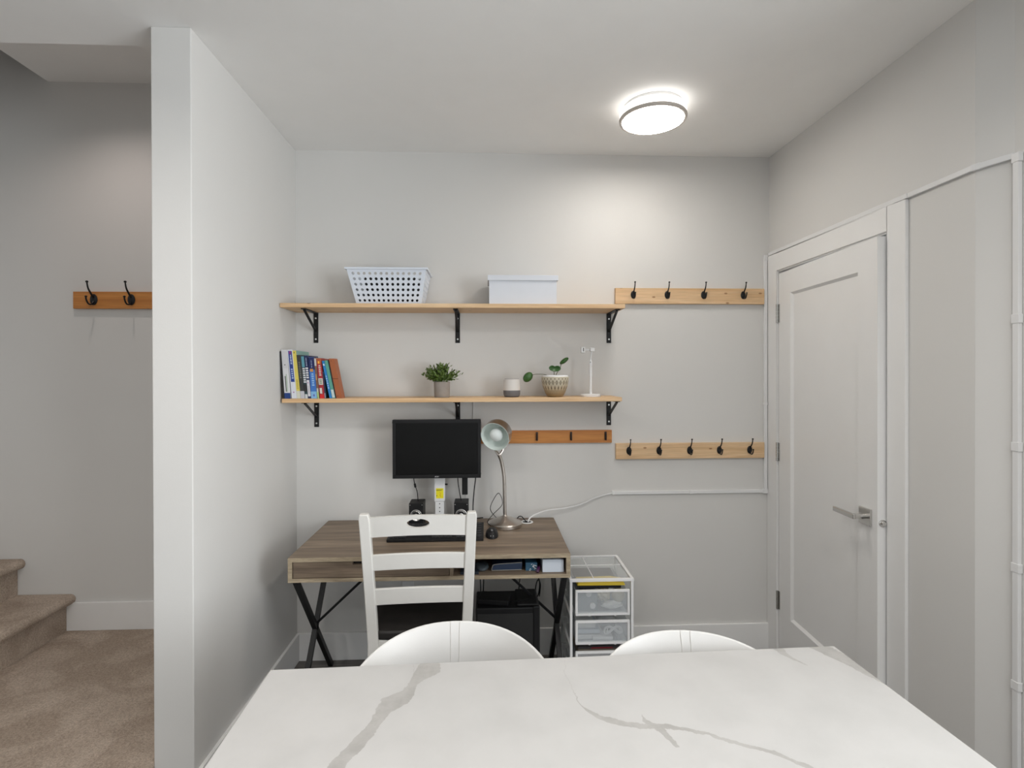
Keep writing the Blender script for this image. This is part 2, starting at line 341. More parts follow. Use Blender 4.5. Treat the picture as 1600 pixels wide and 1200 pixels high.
# carpeted landing and stairs
st(bx(KL, -0.1361, -1.08, 0.0, 0.0, LZ).build('floor_landing', 'carpet', bevel=0.012), 'beige carpeted landing at the foot of the stairs', 'floor')
stair = thing('staircase', (-1.19, -0.4, LZ), 'beige carpeted stairs rising to the left from the landing', 'stairs')
for i in range(6):
    x = -1.19 - 0.255*i; z0 = LZ + 0.19*i; z1 = z0 + 0.19
    prof = [(x-0.30, z0), (x, z0), (x, z1-0.05)]
    for k in range(7):
        t = -PI/2 + PI*k/6; prof.append((x+0.018+0.022*math.cos(t), z1-0.025+0.025*math.sin(t)))
    prof.append((x-0.30, z1))
    MB().prism(prof, lambda u,v:(u,-0.89,v), lambda u,v:(u,-0.002,v)).build('step', 'carpet', stair, smooth=True)
# baseboards
def bboard(name, m, label): return st(m.build(name, 'trim', bevel=0.002), label, 'baseboard')
BB = 0.146
bboard('baseboard_back', bx(0.014, W-0.0, -0.014, 0.0, 0, BB), 'white baseboard along the wall under the desk')
bboard('baseboard_left', bx(0.0, 0.014, -0.985, 0.0, 0, BB), 'white baseboard along the left wall stub')
bboard('baseboard_hall', bx(-1.19, -0.1361, -0.014, 0.0, LZ, LZ+0.147), 'white baseboard along the carpeted landing')
# door casing (trim) and door
tr = MB()
tr.box(W-0.014, W+0.0, -0.979, DY1-0.004, 0.0, 2.185); tr.box(W-0.014, W, DY0+0.006, -0.001, 0.0, 2.185); tr.box(W-0.014, W, DY1-0.004, DY0+0.006, 2.09, 2.185)
trm = st(tr.build('trim_1', 'trim', bevel=0.002), 'white door casing of flat boards around the door', 'trim')
jm = MB(); jm.box(W-0.005, W+0.13, DY0+0.003, DY0+0.012, 0, 2.09); jm.box(W-0.005, W+0.13, DY1-0.012, DY1-0.003, 0, 2.09); jm.box(W-0.005, W+0.13, DY1-0.003, DY0+0.003, 2.083, 2.095)
jm.build('jamb', 'trim', trm)
PH = math.radians(3.0); DW = 0.775
door = thing('door_1', (W-0.004, DY0-0.001, 0.0), 'white single panel door standing slightly ajar', 'door', kind='structure')
# door local: u along the leaf from hinge (0..DW), t thickness into the wall (0..0.036)
def dl(u, t, z):
    return (W-0.004 - u*math.sin(PH) + t*math.cos(PH), DY0-0.001 - u*math.cos(PH) - t*math.sin(PH), z)
def dbox(mb, u0, u1, t0, t1, z0, z1):
    vs = [dl(u,t,z) for z in (z0,z1) for u,t in ((u0,t0),(u1,t0),(u1,t1),(u0,t1))]
    return mb.add(vs, [(3,2,1,0),(4,5,6,7),(0,1,5,4),(1,2,6,5),(2,3,7,6),(3,0,4,7)])
SL, SR, ST, SB = 0.118, 0.118, 0.118, 0.255
lf = MB(); zb, zt = 0.012, 2.072
dbox(lf, 0, SL, 0, .036, zb, zt); dbox(lf, DW-SR, DW, 0, .036, zb, zt); dbox(lf, SL, DW-SR, 0, .036, zt-ST, zt); dbox(lf, SL, DW-SR, 0, .036, zb, SB)
lf.build('door_frame', 'trim', door)
pn = MB()
a = [(SL, 0.0), (DW-SR, 0.0)]
o_ = [dl(SL,0.0,SB), dl(DW-SR,0.0,SB), dl(DW-SR,0.0,zt-ST), dl(SL,0.0,zt-ST)]
i_ = [dl(SL+.012,.012,SB+.012), dl(DW-SR-.012,.012,SB+.012), dl(DW-SR-.012,.012,zt-ST-.012), dl(SL+.012,.012,zt-ST-.012)]
pn.add(o_+i_, [(0,1,5,4),(1,2,6,5),(2,3,7,6),(3,0,4,7),(4,5,6,7)])
pn.build('door_panel', 'trim', door)
for z0 in (1.81, 1.065, 0.265):
    h = MB()
    for k in range(5): h.cyl(dl(-.004,-.007,z0+.02*k), dl(-.004,-.007,z0+.02*k+.0186), .0065, n=10)
    dbox(h, -.006, .012, -.002, .0005, z0, z0+.098)
    h.build('hinge', 'chrome', door, smooth=True)
hz = 0.957
h = MB(); dbox(h, DW-0.100, DW-0.030, -.009, .0, hz-.034, hz+.034)
hnd = h.build('door_handle', 'chrome', door, bevel=0.0015)
h = MB(); h.cyl(dl(DW-.064,-.009,hz), dl(DW-.064,-.05,hz), .0105, n=16); h.build('handle_neck', 'chrome', hnd, smooth=True)
h = MB(); dbox(h, DW-.19, DW-.052, -.062, -.049, hz-.010, hz+.010); h.build('lever', 'chrome', hnd, bevel=0.003)
h = MB(); h.lathe([(0.0145,0),(0.0145,0.002),(0.011,0.003),(0.0085,0.011),(0.0,0.013)], dl(DW,.020,hz-.012), 18, axis=(-math.sin(PH), -math.cos(PH), 0)); h.build('latch', 'chrome', door, smooth=True)

# ------------------------------------------------------------------ ceiling lamp
LX, LY = 1.772, -0.533
cl_ = thing('ceiling_lamp', (LX, LY, H), 'round white flush ceiling lamp with metal ring, switched on', 'lamp')
MB().lathe([(0.0,H),(0.128,H),(0.130,H-.003),(0.130,H-.018),(0.0,H-.018)], (LX,LY,0), 64).build('base_plate', 'white_plastic', cl_, smooth=True)
MB().lathe([(0.0,H-.0185),(0.140,H-.0185),(0.1455,H-.024),(0.1455,H-.054),(0.0,H-.054)], (LX,LY,0), 64).build('side_diffuser', 'diff_side', cl_, smooth=True)
MB().lathe([(0.134,H-.0545),(0.1475,H-.0525),(0.149,H-.055),(0.148,H-.064),(0.144,H-.067),(0.136,H-.066),(0.134,H-.0545)], (LX,LY,0), 64).build('ring', 'ring', cl_, smooth=True)
MB().lathe([(0.0,H-.0545),(0.1365,H-.0545),(0.1355,H-.0655),(0.12,H-.068),(0.06,H-.0695),(0.0,H-.070)], (LX,LY,0), 64).build('bottom_diffuser', 'diff', cl_, smooth=True)
# recessed housings for the added downlights
first = None
for k, (lx, ly) in enumerate(((0.3, -2.3), (1.9, -2.3), (0.3, -3.9), (1.9, -3.9), (3.3, -3.1), (-0.25, -2.1))):
    if first is None:
        t = thing('added_recessed_light', (lx,ly,H), '', 'lamp', 'added ceiling downlights'); first = t
        MB().lathe([(0.058,H-.011),(0.072,H-.007),(0.075,H),(0.058,H)], (lx,ly,0), 28).build('rim', 'white_plastic', t, smooth=True)
    else:
        t = copy_tree(first); t.location = (lx,ly,H)
    t['label'] = ('added white recessed downlight over the left half of the table', 'added white recessed downlight over the right half of the table', 'added white recessed downlight behind the viewer on the left', 'added white recessed downlight behind the viewer in the middle', 'added white recessed downlight nearest the added side window', 'added white recessed downlight in front of the wall stub')[k]

# ------------------------------------------------------------------ shelves
def shelf(name_lbl, x0, x1, z0, z1, brx, drop, braces):
    t = thing('wall_shelf', (x0, 0, z0), name_lbl, 'shelf', 'pine wall shelves')
    bx(x0, x1, -0.235, -0.001, z0, z1).build('board', 'pine', t, bevel=0.0015)
    for x, br in zip(brx, braces):
        b = MB(); w = 0.0125
        b.box(x-w, x+w, -.005, -.0005, z0-drop, z0-.001); b.box(x-w, x+w, -.205, -.0005, z0-.005, z0-.001)
        bo = b.build('bracket', 'black_metal', t, bevel=0.002)
        MB().obox((x,-.004,z0-drop*.62), (x,-.185,z0-.006), .006, .012, upv=(1,0,0)).build('brace', 'black_metal', bo)
        for zz in (z0-.03, z0-drop+.02): MB().cyl((x,-.005,zz),(x,-.0075,zz),.0045,n=10).build('screw', 'screw', bo)
    return t
sh1 = shelf('upper pine wall shelf on black brackets holding the basket and box', 0.004, 1.724, 1.868, 1.889, (0.106, 0.865, 1.694), 0.162, (1,1,1))
sh2 = shelf('lower pine wall shelf on black brackets holding the books and plants', 0.012, 1.707, 1.396, 1.417, (0.108, 0.865, 1.693), 0.142, (1,1,1))

# ------------------------------------------------------------------ hook rails
def hook(parent, x, y, z, s=1.0, lower=True):
    hk = MB().lathe([(0.0,-.0005),(0.0135,-.0005),(0.0145,.0015),(0.012,.004),(0.0,.006)], (0,0,0), 20)
    m = MB(); m.v = [(x+vx*s, y-vz*s, z+vy*1.5*s) for vx,vy,vz in hk.v]; m.f = hk.f
    o = m.build('hook', 'black_metal', parent, smooth=True)
    pts = bez([(x,y-.003*s,z+.008*s),(x,y-.016*s,z+.022*s),(x,y-.030*s,z+.040*s),(x,y-.036*s,z+.062*s)], 6)
    m = MB().tube(pts, .0032*s, 8, [1.3-.5*i/(len(pts)-1) for i in range(len(pts))])
    m.lathe([(0,0),(.0045*s,.001*s),(.0050*s,.004*s),(.0035*s,.0075*s),(0,.008*s)], pts[-1]-Vector((0,0,.002*s)), 12)
    m.build('upper_prong', 'black_metal', o, smooth=True)
    if lower:
        pts = bez([(x,y-.003*s,z-.008*s),(x,y-.014*s,z-.020*s),(x,y-.030*s,z-.019*s),(x,y-.040*s,z-.004*s),(x,y-.041*s,z+.006*s)], 6)
        m = MB().tube(pts, .0030*s, 8); m.lathe([(0,0),(.0045*s,.001*s),(.0048*s,.004*s),(0,.007*s)], pts[-1]-Vector((0,0,.002*s)), 12)
        m.build('lower_prong', 'black_metal', o, smooth=True)
    return o
def rail(label, x0, x1, z0, z1, hooks, hz_, s, wood_m):
    t = thing('hook_rail', (x0, 0, z0), label, 'coat rack', 'wall hook rails')
    bx(x0, x1, -0.019, -0.0005, z0, z1).build('board', wood_m, t, bevel=0.001)
    for x in hooks: hook(t, x, -0.019, hz_, s)
    return t
rail('pale pine rail with four black hooks beside the upper shelf', 1.727, 2.5605, 1.920, 2.006, (1.826, 2.014, 2.217, 2.440), 1.969, 1.0, 'pine')
rail('pale pine rail with five black hooks left of the door', 1.729, 2.5605, 1.068, 1.154, (1.800, 1.967, 2.138, 2.305, 2.476), 1.114, 1.0, 'pine')
rail('orange pine rail with two black double hooks in the stair hall', -1.143, -0.30, 1.885, 1.974, (-1.037, -0.845, -0.62), 1.932, 1.35, 'orange')
t = thing('hook_rail', (0.86, 0, 1.159), 'orange pine rail with small dark hooks behind the desk lamp', 'coat rack', 'wall hook rails')
bx(0.86, 1.706, -0.019, -0.0005, 1.159, 1.228).build('board', 'orange', t, bevel=0.001)
for x in (1.107, 1.294, 1.481, 1.671):
    z = 1.196
    m = MB().box(x-.006, x+.006, -.0215, -.0188, z-.022, z+.024)
    o = m.build('hook', 'dark_hook', t, bevel=0.001)
    MB().tube(bez([(x,-.021,z+.016),(x,-.034,z+.010),(x,-.037,z-.008),(x,-.033,z-.02),(x,-.026,z-.014)],5), .0032, 8).build('prong', 'dark_hook', o, smooth=True)

# ------------------------------------------------------------------ cable trunking
tk = thing('cable_trunking', (1.713, 0, 0.87), 'white plastic cable trunking running around the door from desk to kitchen corner', 'cable trunk')
def tr_seg(mb, name='trunk', bevel=0.0015): return mb.build(name, 'white_plastic', tk, bevel=bevel)
tw = 0.018
tr_seg(bx(1.713, 2.5625, -.011, -.0005, .872, .872+tw))
tr_seg(bx(2.5625, 2.5625+tw, -.013, -.0005, .872+tw, 2.175))
for a in ((1.709,1.722,-.0125,-.0005,.870,.892),(2.140,2.160,-.0125,-.0005,.8705,.8915),(2.557,2.583,-.0145,-.0005,.869,.894),(2.560,2.5825,-.0145,-.0005,1.36,1.376),(2.560,2.583,-.0145,-.0005,2.16,2.194)): tr_seg(bx(*a), 'coupler')
zt0 = 2.187
tr_seg(bx(W-.014, W-.0005, -0.985, -.013, zt0, zt0+tw))
tr_seg(bx(W-.012, W-.0005, -1.246, -0.985, zt0, zt0+tw))
n_ = Vector((-0.084,-0.046,0)).normalized()
pa = Vector((W,-1.248,zt0+tw/2))+n_*.006; pb = Vector((2.644,-1.332,zt0+tw/2+.004))+n_*.006
tr_seg(MB().obox(pa, pb, .012, tw))
tr_seg(MB().obox(pa-Vector((0,-.008,0)), pa.lerp(pb,.18), .0145, tw+.003), 'coupler')
tr_seg(bx(2.630, 2.6435, -1.338-tw, -1.338, .0, zt0+tw))
for z in (2.19, 1.70, 1.31, .94, .58): tr_seg(bx(2.6285, 2.6435, -1.341-tw, -1.335, z-.014, z+.014), 'coupler')

# ------------------------------------------------------------------ things on the upper shelf
zS = 1.8895
bk = thing('basket', (0.53, -0.12, zS), 'white perforated plastic basket on the upper shelf', 'basket')
def quadgrid(mb, A, B, C_, D, nu, nv, rfrac):            # A,B bottom; D,C top; cells with octagonal holes
    A, B, C_, D = map(Vector, (A, B, C_, D))
    f = lambda u, v: (A*(1-u)+B*u)*(1-v) + (D*(1-u)+C_*u)*v
    for i in range(nu):
        for j in range(nv):
            cu, cv = (i+.5)/nu, (j+.5)/nv; du, dv = .5/nu, .5/nv
            out = [(1,0),(1,1),(0,1),(-1,1),(-1,0),(-1,-1),(0,-1),(1,-1)]
            wu = (f(cu+du,cv)-f(cu-du,cv)).length/2; wv = (f(cu,cv+dv)-f(cu,cv-dv)).length/2; r = rfrac*min(wu,wv)
            vs = [f(cu+du*a, cv+dv*b) for a, b in out]
            for a, b in out:
                k = r/math.hypot(a,b); vs.append(f(cu+du*a*k/wu, cv+dv*b*k/wv))
            mb.add(vs, [(q,(q+1)%8,8+(q+1)%8,8+q) for q in range(8)])
bx0, bx1, tx0, tx1 = 0.368, 0.690, 0.326, 0.697+.003
zb0, zb1 = zS+.001, zS+.176
m = MB()
bA, bB, bC, bD = (bx0,-.19), (bx1,-.19), (bx1,-.045), (bx0,-.045)
tA, tB, tC, tD = (tx0,-.225), (tx1+.02,-.225), (tx1+.02,-.012), (tx0,-.012)
corners_b = [(*p,zb0) for p in (bA,bB,bC,bD)]; corners_t = [(*p,zb1) for p in (tA,tB,tC,tD)]
mrg = .07
def panel(i, j, nu, nv):
    A, B = Vector(corners_b[i]), Vector(corners_b[j]); D, C_ = Vector(corners_t[i]), Vector(corners_t[j])
    g = lambda u, v: (A*(1-u)+B*u)*(1-v)+(D*(1-u)+C_*u)*v
    u0, u1, v0, v1 = .03, .97, .03, .93
    quadgrid(m, g(u0,v0), g(u1,v0), g(u1,v1), g(u0,v1), nu, nv, .57)
    for q in (((0,0),(1,0),(u1,v0),(u0,v0)), ((1,0),(1,1),(u1,v1),(u1,v0)), ((1,1),(0,1),(u0,v1),(u1,v1)), ((0,1),(0,0),(u0,v0),(u0,v1))):
        m.add([g(*c) for c in q], [(0,1,2,3)])
panel(0,1,13,6); panel(1,2,8,6); panel(2,3,13,6); panel(3,0,8,6)
m.add(corners_b, [(0,1,2,3)])
m.build('body', 'cool_white', bk, solid=0.002)
m = MB()
r0 = [Vector(c) for c in corners_t]
cen = sum(r0, Vector())/4
ro = [c + Vector((math.copysign(.009, c.x-cen.x), math.copysign(.006, c.y-cen.y), 0)) for c in r0]
vs = [c+Vector((0,0,dz)) for dz in (-.006,.004) for c in ro] + [c+Vector((0,0,dz)) for dz in (-.006,.004) for c in r0]
fs = []
for i in range(4):
    j = (i+1)%4; fs += [(i,j,4+j,4+i),(8+i,12+i,12+j,8+j),(4+i,4+j,12+j,12+i),(i,8+i,8+j,j)]
m.add(vs, fs).build('rim', 'cool_white', bk, bevel=0.0015)
m = MB().box(.392,.672,-.178,-.058,zS+.0035,zS+.150)
tag(m.build('cloth_bag', mat('dark_cloth', (.02,.02,.024), .9, bump=.5, bscale=60), bevel=.03, seg=4, smooth=True), 'dark soft bag inside the white perforated basket', 'bag')
wb = thing('storage_box', (1.205,-.12,zS), 'plain white storage box with lid on the upper shelf', 'box')
bx(1.035,1.379,-.205,-.03,zS,zS+.128).build('body', 'box_white', wb, bevel=.001)
bx(1.028,1.387,-.211,-.024,zS+.121,zS+.148).build('lid', 'box_white', wb, bevel=.0015)

# ------------------------------------------------------------------ books
zB = 1.4175
def book(label, px0, px1, top, hpx, dep, spine, cover, bands=(), lean=None, yf=-.230):
    # px0/px1 base of spine, top left x in the measuring crop, hpx height in it
    k = 1/4215.0
    x0 = (px0-200)*k + .0100; w = (px1-px0)*k; h = hpx*k; th = math.atan2((px0-top)*k, h)
    t = thing('book', (x0, yf, zB), label, 'book', 'books leaning on the lower shelf')
    c, s = math.cos(th), math.sin(th)
    hh = h/c
    lift = w*s*0.0
    def R(u, y, v): return (x0 + u - v*s, y, zB + v*c)
    def rb(mb, u0, u1, y0, y1, v0, v1):
        vs = [R(u,y,v) for v in (v0,v1) for u,y in ((u0,y0),(u1,y0),(u1,y1),(u0,y1))]
        return mb.add(vs, [(3,2,1,0),(4,5,6,7),(0,1,5,4),(1,2,6,5),(2,3,7,6),(3,0,4,7)])
    rb(MB(), 0, w, yf, yf+.004, 0, hh).build('spine', mat('spine', spine, .45), t, bevel=.0008)
    cm = mat('cover', cover, .5)
    for a, b in ((0,.0012),(w-.0012,w)): rb(MB(), a, b, yf+.004, yf+dep, 0, hh).build('cover', cm, t)
    rb(MB(), .0012, w-.0012, yf+.004, yf+dep-.003, .002, hh-.0025).build('pages', 'pages', t)
    for bi, (v0, v1, u0, u1, col) in enumerate(bands):
        rb(MB(), u0*w, u1*w, yf-.0004-.00012*bi, yf+.001, v0*hh, v1*hh).build('spine_print', mat('print', col, .5), t)
    return t
def marks(v0, v1, u0, u1, n, col):
    d = (v1-v0)/n; return [(v0+d*i+d*.15, v0+d*i+d*.8, u0+.04*(i%2), u1-.05*((i*3)%2), col) for i in range(n)]
Wt = (.70,.71,.74)
book('black thin book leaning against the left wall, first in the row', 228, 256, 160, 985, .17, (.012,.012,.013), (.012,.012,.013))
book('white book with a blue foot, second in the row on the shelf', 262, 384, 190, 1018, .16, (.66,.66,.68), Wt, [(0,.115,0,1,(.01,.045,.20)), (.62,.98,.1,.9,(.60,.60,.62)), (.14,.46,.30,.42,(.03,.03,.03)), (.14,.50,.48,.62,(.40,.50,.38)), (.68,.70,.35,.55,(.15,.15,.15))])
book('white book with a dark blue title band, left of the yellow book', 406, 512, 314, 1018, .16, (.70,.72,.78), Wt, [(.34,.975,.16,.86,(.018,.05,.26)), (.91,.97,.3,.7,(.25,.04,.22)), *marks(.40,.62,.38,.72,5,(.40,.50,.72)), *marks(.70,.90,.42,.7,6,(.55,.62,.75)), (.12,.14,.4,.6,(.4,.1,.35))])
book('yellow spined book with a teal cover', 516, 588, 421, 1000, .19, (.72,.60,.12), (.24,.42,.38), [(0,.16,0,1,(.66,.66,.55)), *marks(.20,.40,.3,.7,6,(.45,.36,.06)), (.94,.97,.35,.6,(.2,.17,.05))])
book('dark grey book with a white foot, right of the yellow book', 592, 676, 502, 908, .17, (.035,.037,.036), (.03,.032,.032), [(0,.17,0,1,(.55,.54,.58)), *marks(.46,.85,.32,.72,9,(.15,.155,.14))])
book('teal topped book with white title blocks on its spine', 679, 742, 594, 895, .17, (.02,.05,.06), (.02,.05,.08), [(.73,.98,.05,.95,(.10,.30,.38)), *marks(.36,.72,.1,.95,7,(.66,.67,.70)), (0,.10,.1,.9,(.62,.64,.64)), (.16,.33,.05,1,(.02,.02,.022))])
book('navy book with white lettering and a white lower half', 745, 804, 664, 898, .17, (.014,.024,.10), (.012,.02,.09), [*marks(.75,.95,.35,.65,6,(.45,.5,.6)), *marks(.46,.73,.05,.95,5,(.7,.7,.72)), (.05,.43,.05,.95,(.68,.67,.71)), (.35,.38,.3,.6,(.45,.2,.4)), (.10,.30,.45,.55,(.1,.1,.14))])
book('blue book with an orange dot, navy upper spine', 808, 924, 745, 858, .17, (.045,.17,.52), (.02,.03,.16), [(.70,.995,0,1,(.010,.018,.10)), (.65,.72,.15,.7,(.60,.27,.07)), *marks(.30,.62,.32,.74,6,(.30,.50,.75)), (.0,.17,0,1,(.22,.45,.70)), (.05,.10,.4,.65,(.12,.10,.45)), *marks(.75,.94,.42,.58,6,(.35,.42,.6))])
book('thin multicoloured paperback between the blue and red books', 927, 970, 866, 850, .15, (.20,.10,.06), (.45,.40,.35), [(.0,.16,.1,.95,(.40,.55,.22)), (.16,.25,.1,.95,(.5,.5,.45)), (.8,.98,0,.9,(.55,.52,.50)), (.45,.6,.1,.5,(.6,.3,.1))])
book('red book with a yellow sun and white title patch', 985, 1082, 912, 838, .16, (.36,.02,.03), (.40,.05,.03), [(.86,1,0,1,(.38,.08,.025)), (.865,.93,.25,.6,(.90,.42,.03)), *marks(.56,.84,.3,.75,6,(.62,.52,.48)), (.34,.50,.05,.95,(.62,.58,.52)), *marks(.36,.48,.2,.8,3,(.2,.25,.18)), (.0,.10,.05,.9,(.62,.015,.015)), (.12,.26,.15,.6,(.66,.60,.56))])
book('dark slim book wedged right of the red book', 1085, 1115, 1036, 560, .15, (.012,.02,.06), (.02,.05,.04), [(.02,.2,.1,.6,(.4,.42,.5))])
book('bright blue slim book leaning beside the green one', 1182, 1234, 1024, 785, .15, (.015,.20,.52), (.015,.2,.5), [(.87,.92,.2,.8,(.62,.68,.75)), *marks(.25,.62,.32,.68,6,(.45,.6,.75))], )
book('green book with a white label at its foot', 1238, 1302, 1078, 795, .16, (.10,.33,.26), (.1,.3,.24), [(.02,.23,.1,.95,(.55,.62,.62))])
book('thin black book left of the brown leather one', 1304, 1322, 1148, 800, .16, (.01,.01,.01), (.01,.01,.01))
bb = book('brown leather bound book with an elastic band, last in the row', 1326, 1440, 1168, 832, .055, (.36,.105,.035), (.38,.11,.035), [(.485,.50,0,1,(.12,.03,.012)), (.93,.95,.28,.42,(.15,.04,.02)), (.05,.07,.2,.4,(.18,.05,.02))])

# ------------------------------------------------------------------ plants, speaker, phone stand on the lower shelf
px_, py_ = 0.791, -0.145
pt = thing('potted_plant', (px_,py_,zB), 'bushy green artificial plant in a grey stone pot', 'plant')
MB().lathe([(0,0),(.038,0),(.0395,.003),(.0415,.078),(.0405,.080),(.0375,.079),(.036,.068),(0,.066)], (px_,py_,zB), 40).build('pot', 'stone', pt, smooth=True)
fo = MB(); rnd = random.Random(3)
for i in range(120):
    az = rnd.uniform(0,2*PI); el = math.radians(rnd.uniform(24,90)); L_ = rnd.uniform(.066,.100)
    d = Vector((math.cos(az)*math.cos(el), math.sin(az)*math.cos(el)*.75, math.sin(el)))
    base = Vector((px_+math.cos(az)*.02*rnd.random(), py_+math.sin(az)*.02*rnd.random(), zB+.070))
    if i < 60: fo.cyl(base, base+d*L_*.95, .0009, n=4)
    for k in range(6):
        s0 = base + d*(L_*(.35+.13*k)); side = d.orthogonal().normalized(); side.rotate(Matrix.Rotation(rnd.uniform(0,2*PI),3,d))
        ld = (d*.8+side*.6).normalized(); ln = rnd.uniform(.015,.023); wv = ld.cross(side+Vector((.1,.2,.3))).normalized()*rnd.uniform(.0042,.0062); nn = wv.cross(ld).normalized()*.002
        fo.add([s0, s0+ld*ln*.3+wv*.9+nn, s0+ld*ln*.7+wv*.75+nn, s0+ld*ln, s0+ld*ln*.7-wv*.75+nn, s0+ld*ln*.3-wv*.9+nn, s0+ld*ln*.5], [(q,(q+1)%6,6) for q in range(6)])
f_ = fo.build('foliage', 'leafy', pt); f_['kind'] = 'stuff'; f_['label'] = 'dense small pointed green leaves'
sx, sy = 1.152, -0.14
sp = thing('smart_speaker', (sx,sy,zB), 'small white and grey cylindrical smart speaker beside the patterned pot', 'speaker')
MB().lathe([(0,0),(.034,0),(.040,.004),(.0435,.016),(.044,.0335)], (sx,sy,zB), 40).build('fabric_base', 'fabric_grey', sp, smooth=True)
MB().lathe([(.044,.034),(.0435,.060),(.0415,.088),(.037,.0925),(.0,.0905)], (sx,sy,zB), 40).build('body', 'speaker_white', sp, smooth=True)
MB().lathe([(.0,.0925),(.0365,.0945),(.038,.0925)], (sx,sy,zB), 40).build('top_ring', mat('warm_grey_top', (.30,.28,.28), .6), sp, smooth=True)

def pot_mat():
    m, nt, b = new_mat('patterned_ceramic')
    tc = N(nt, 'ShaderNodeTexCoord'); sp_ = N(nt, 'ShaderNodeSeparateXYZ'); L(nt, tc.outputs['Object'], sp_.inputs[0])
    at = N(nt, 'ShaderNodeMath', operation='ARCTAN2'); L(nt, sp_.outputs[0], at.inputs[0]); L(nt, sp_.outputs[1], at.inputs[1])
    def ma(op, a, bval=None, c=None):
        n = N(nt, 'ShaderNodeMath', operation=op)
        for k, v in enumerate((a, bval, c)):
            if v is None: continue
            if isinstance(v, (int, float)): n.inputs[k].default_value = v
            else: L(nt, v, n.inputs[k])
        return n.outputs[0]
    z = sp_.outputs[2]
    wave = ma('ABSOLUTE', ma('SINE', ma('MULTIPLY', at.outputs[0], 11.0)))       # 22 motifs around
    wave2 = ma('ABSOLUTE', ma('COSINE', ma('MULTIPLY', at.outputs[0], 11.0)))
    def band(z0, z1):
        return ma('MULTIPLY', ma('GREATER_THAN', z, z0), ma('LESS_THAN', z, z1))
    def spin(z0, z1, wv, w):                      # pointed petal shapes
        mid = ma('DIVIDE', ma('ABSOLUTE', ma('SUBTRACT', z, (z0+z1)/2)), (z1-z0)/2)
        th = ma('MULTIPLY', ma('SUBTRACT', 1.0, mid), w)
        return ma('MULTIPLY', ma('LESS_THAN', wv, th), band(z0, z1))
    a1 = spin(.060, .088, wave, .9); a1b = spin(.066, .082, wave, .4)
    a1 = ma('SUBTRACT', a1, a1b)
    a2 = spin(.032, .060, wave2, .55); a3 = spin(.088, .098, wave2, .5)
    zz = ma('ABSOLUTE', ma('SINE', ma('MULTIPLY', z, 700.0))); dots = ma('MULTIPLY', ma('MULTIPLY', ma('GREATER_THAN', zz, .55), ma('GREATER_THAN', ma('ABSOLUTE', ma('SINE', ma('MULTIPLY', at.outputs[0], 30.0))), .5)), band(.008, .036))
    msk = ma('MINIMUM', ma('ADD', ma('ADD', a1, a2), ma('ADD', a3, ma('MULTIPLY', dots, .6))), 1.0)
    rp = N(nt, 'ShaderNodeValToRGB'); e = rp.color_ramp.elements; e[0].position = 0.0; e[0].color = (.36,.25,.12,1); e[1].position = .6; e[1].color = (.52,.47,.36,1)
    L(nt, ma('DIVIDE', z, .11), rp.inputs[0])
    mx = N(nt, 'ShaderNodeMix', data_type='RGBA'); L(nt, msk, mx.inputs[0]); L(nt, rp.outputs[0], mx.inputs[6]); mx.inputs[7].default_value = (.11,.08,.05,1)
    L(nt, mx.outputs[2], b.inputs['Base Color']); b.inputs['Roughness'].default_value = .4
    bp = N(nt, 'ShaderNodeBump'); bp.inputs['Strength'].default_value = .5; bp.inputs['Distance'].default_value = .002; bp.invert = True
    L(nt, msk, bp.inputs['Height']); L(nt, bp.outputs[0], b.inputs['Normal']); return m
qx, qy = 1.379, -0.135
pp = thing('potted_plant', (qx,qy,zB), 'three-leaved plant in a beige patterned ceramic pot', 'plant')
MB().lathe([(0,0),(.037,0),(.042,.003),(.054,.024),(.0655,.055),(.0705,.080),(.0715,.100),(.0690,.1045)], (qx,qy,zB), 48).build('pot', pot_mat(), pp, smooth=True)
MB().lathe([(.0695,.1035),(.0660,.1120),(.0630,.1125),(.0605,.108),(.060,.095)], (qx,qy,zB), 48).build('rim', 'white_plastic', pp, smooth=True)
MB().lathe([(0,.096),(.0605,.095)], (qx,qy,zB), 32).build('soil', 'soil', pp)
def leaf(cx, cz, y, lx, lz, rot_, cup, stem_pts, tilt=0.0, notch=0.0):
    m = MB(); vs = []; nr, na = 4, 20
    vs.append((0,0,0))
    for r in range(1,nr+1):
        for a_ in range(na):
            t = 2*PI*a_/na; rr = r/nr*(1-notch*math.exp(-((t-PI/2)/.35)**2)); u = rr*math.cos(t)*lx; v = rr*math.sin(t)*lz
            vs.append((u, cup*(rr*rr)*.012+tilt*v, v))
    fs = [(0,1+(a_+1)%na,1+a_) for a_ in range(na)]
    for r in range(nr-1):
        for a_ in range(na):
            p = 1+r*na; fs.append((p+a_, p+(a_+1)%na, p+na+(a_+1)%na, p+na+a_))
    c, s = math.cos(rot_), math.sin(rot_)
    m.add([(cx+u*c-v*s, y+w, cz+u*s+v*c) for u,w,v in vs], fs)
    o = m.build('leaf', 'leaf', pp, smooth=True, solid=.0012)
    if stem_pts: MB().tube(bez(stem_pts,6), .0016, 6).build('stem', 'stem', o, smooth=True)
leaf(1.235, zB+.1025, -.17, .029, .0215, math.radians(48), 1, [(1.258,-.165,zB+.1145),(1.285,-.15,zB+.1175),(1.33,-.14,zB+.114),(1.352,-.135,zB+.10)])
leaf(1.374, zB+.148, -.155, .031, .017, math.radians(-3), -1, [(1.366,-.15,zB+.138),(1.373,-.145,zB+.126),(1.372,-.14,zB+.10)], notch=.45)
leaf(1.428, zB+.187, -.14, .027, .011, math.radians(36), 1, [(1.412,-.138,zB+.172),(1.405,-.137,zB+.150),(1.39,-.136,zB+.125),(1.378,-.135,zB+.10)])
wx, wy = 1.566, -0.135
ps = thing('phone_stand', (wx,wy,zB), 'white telescopic phone stand with round foot on the shelf end', 'stand')
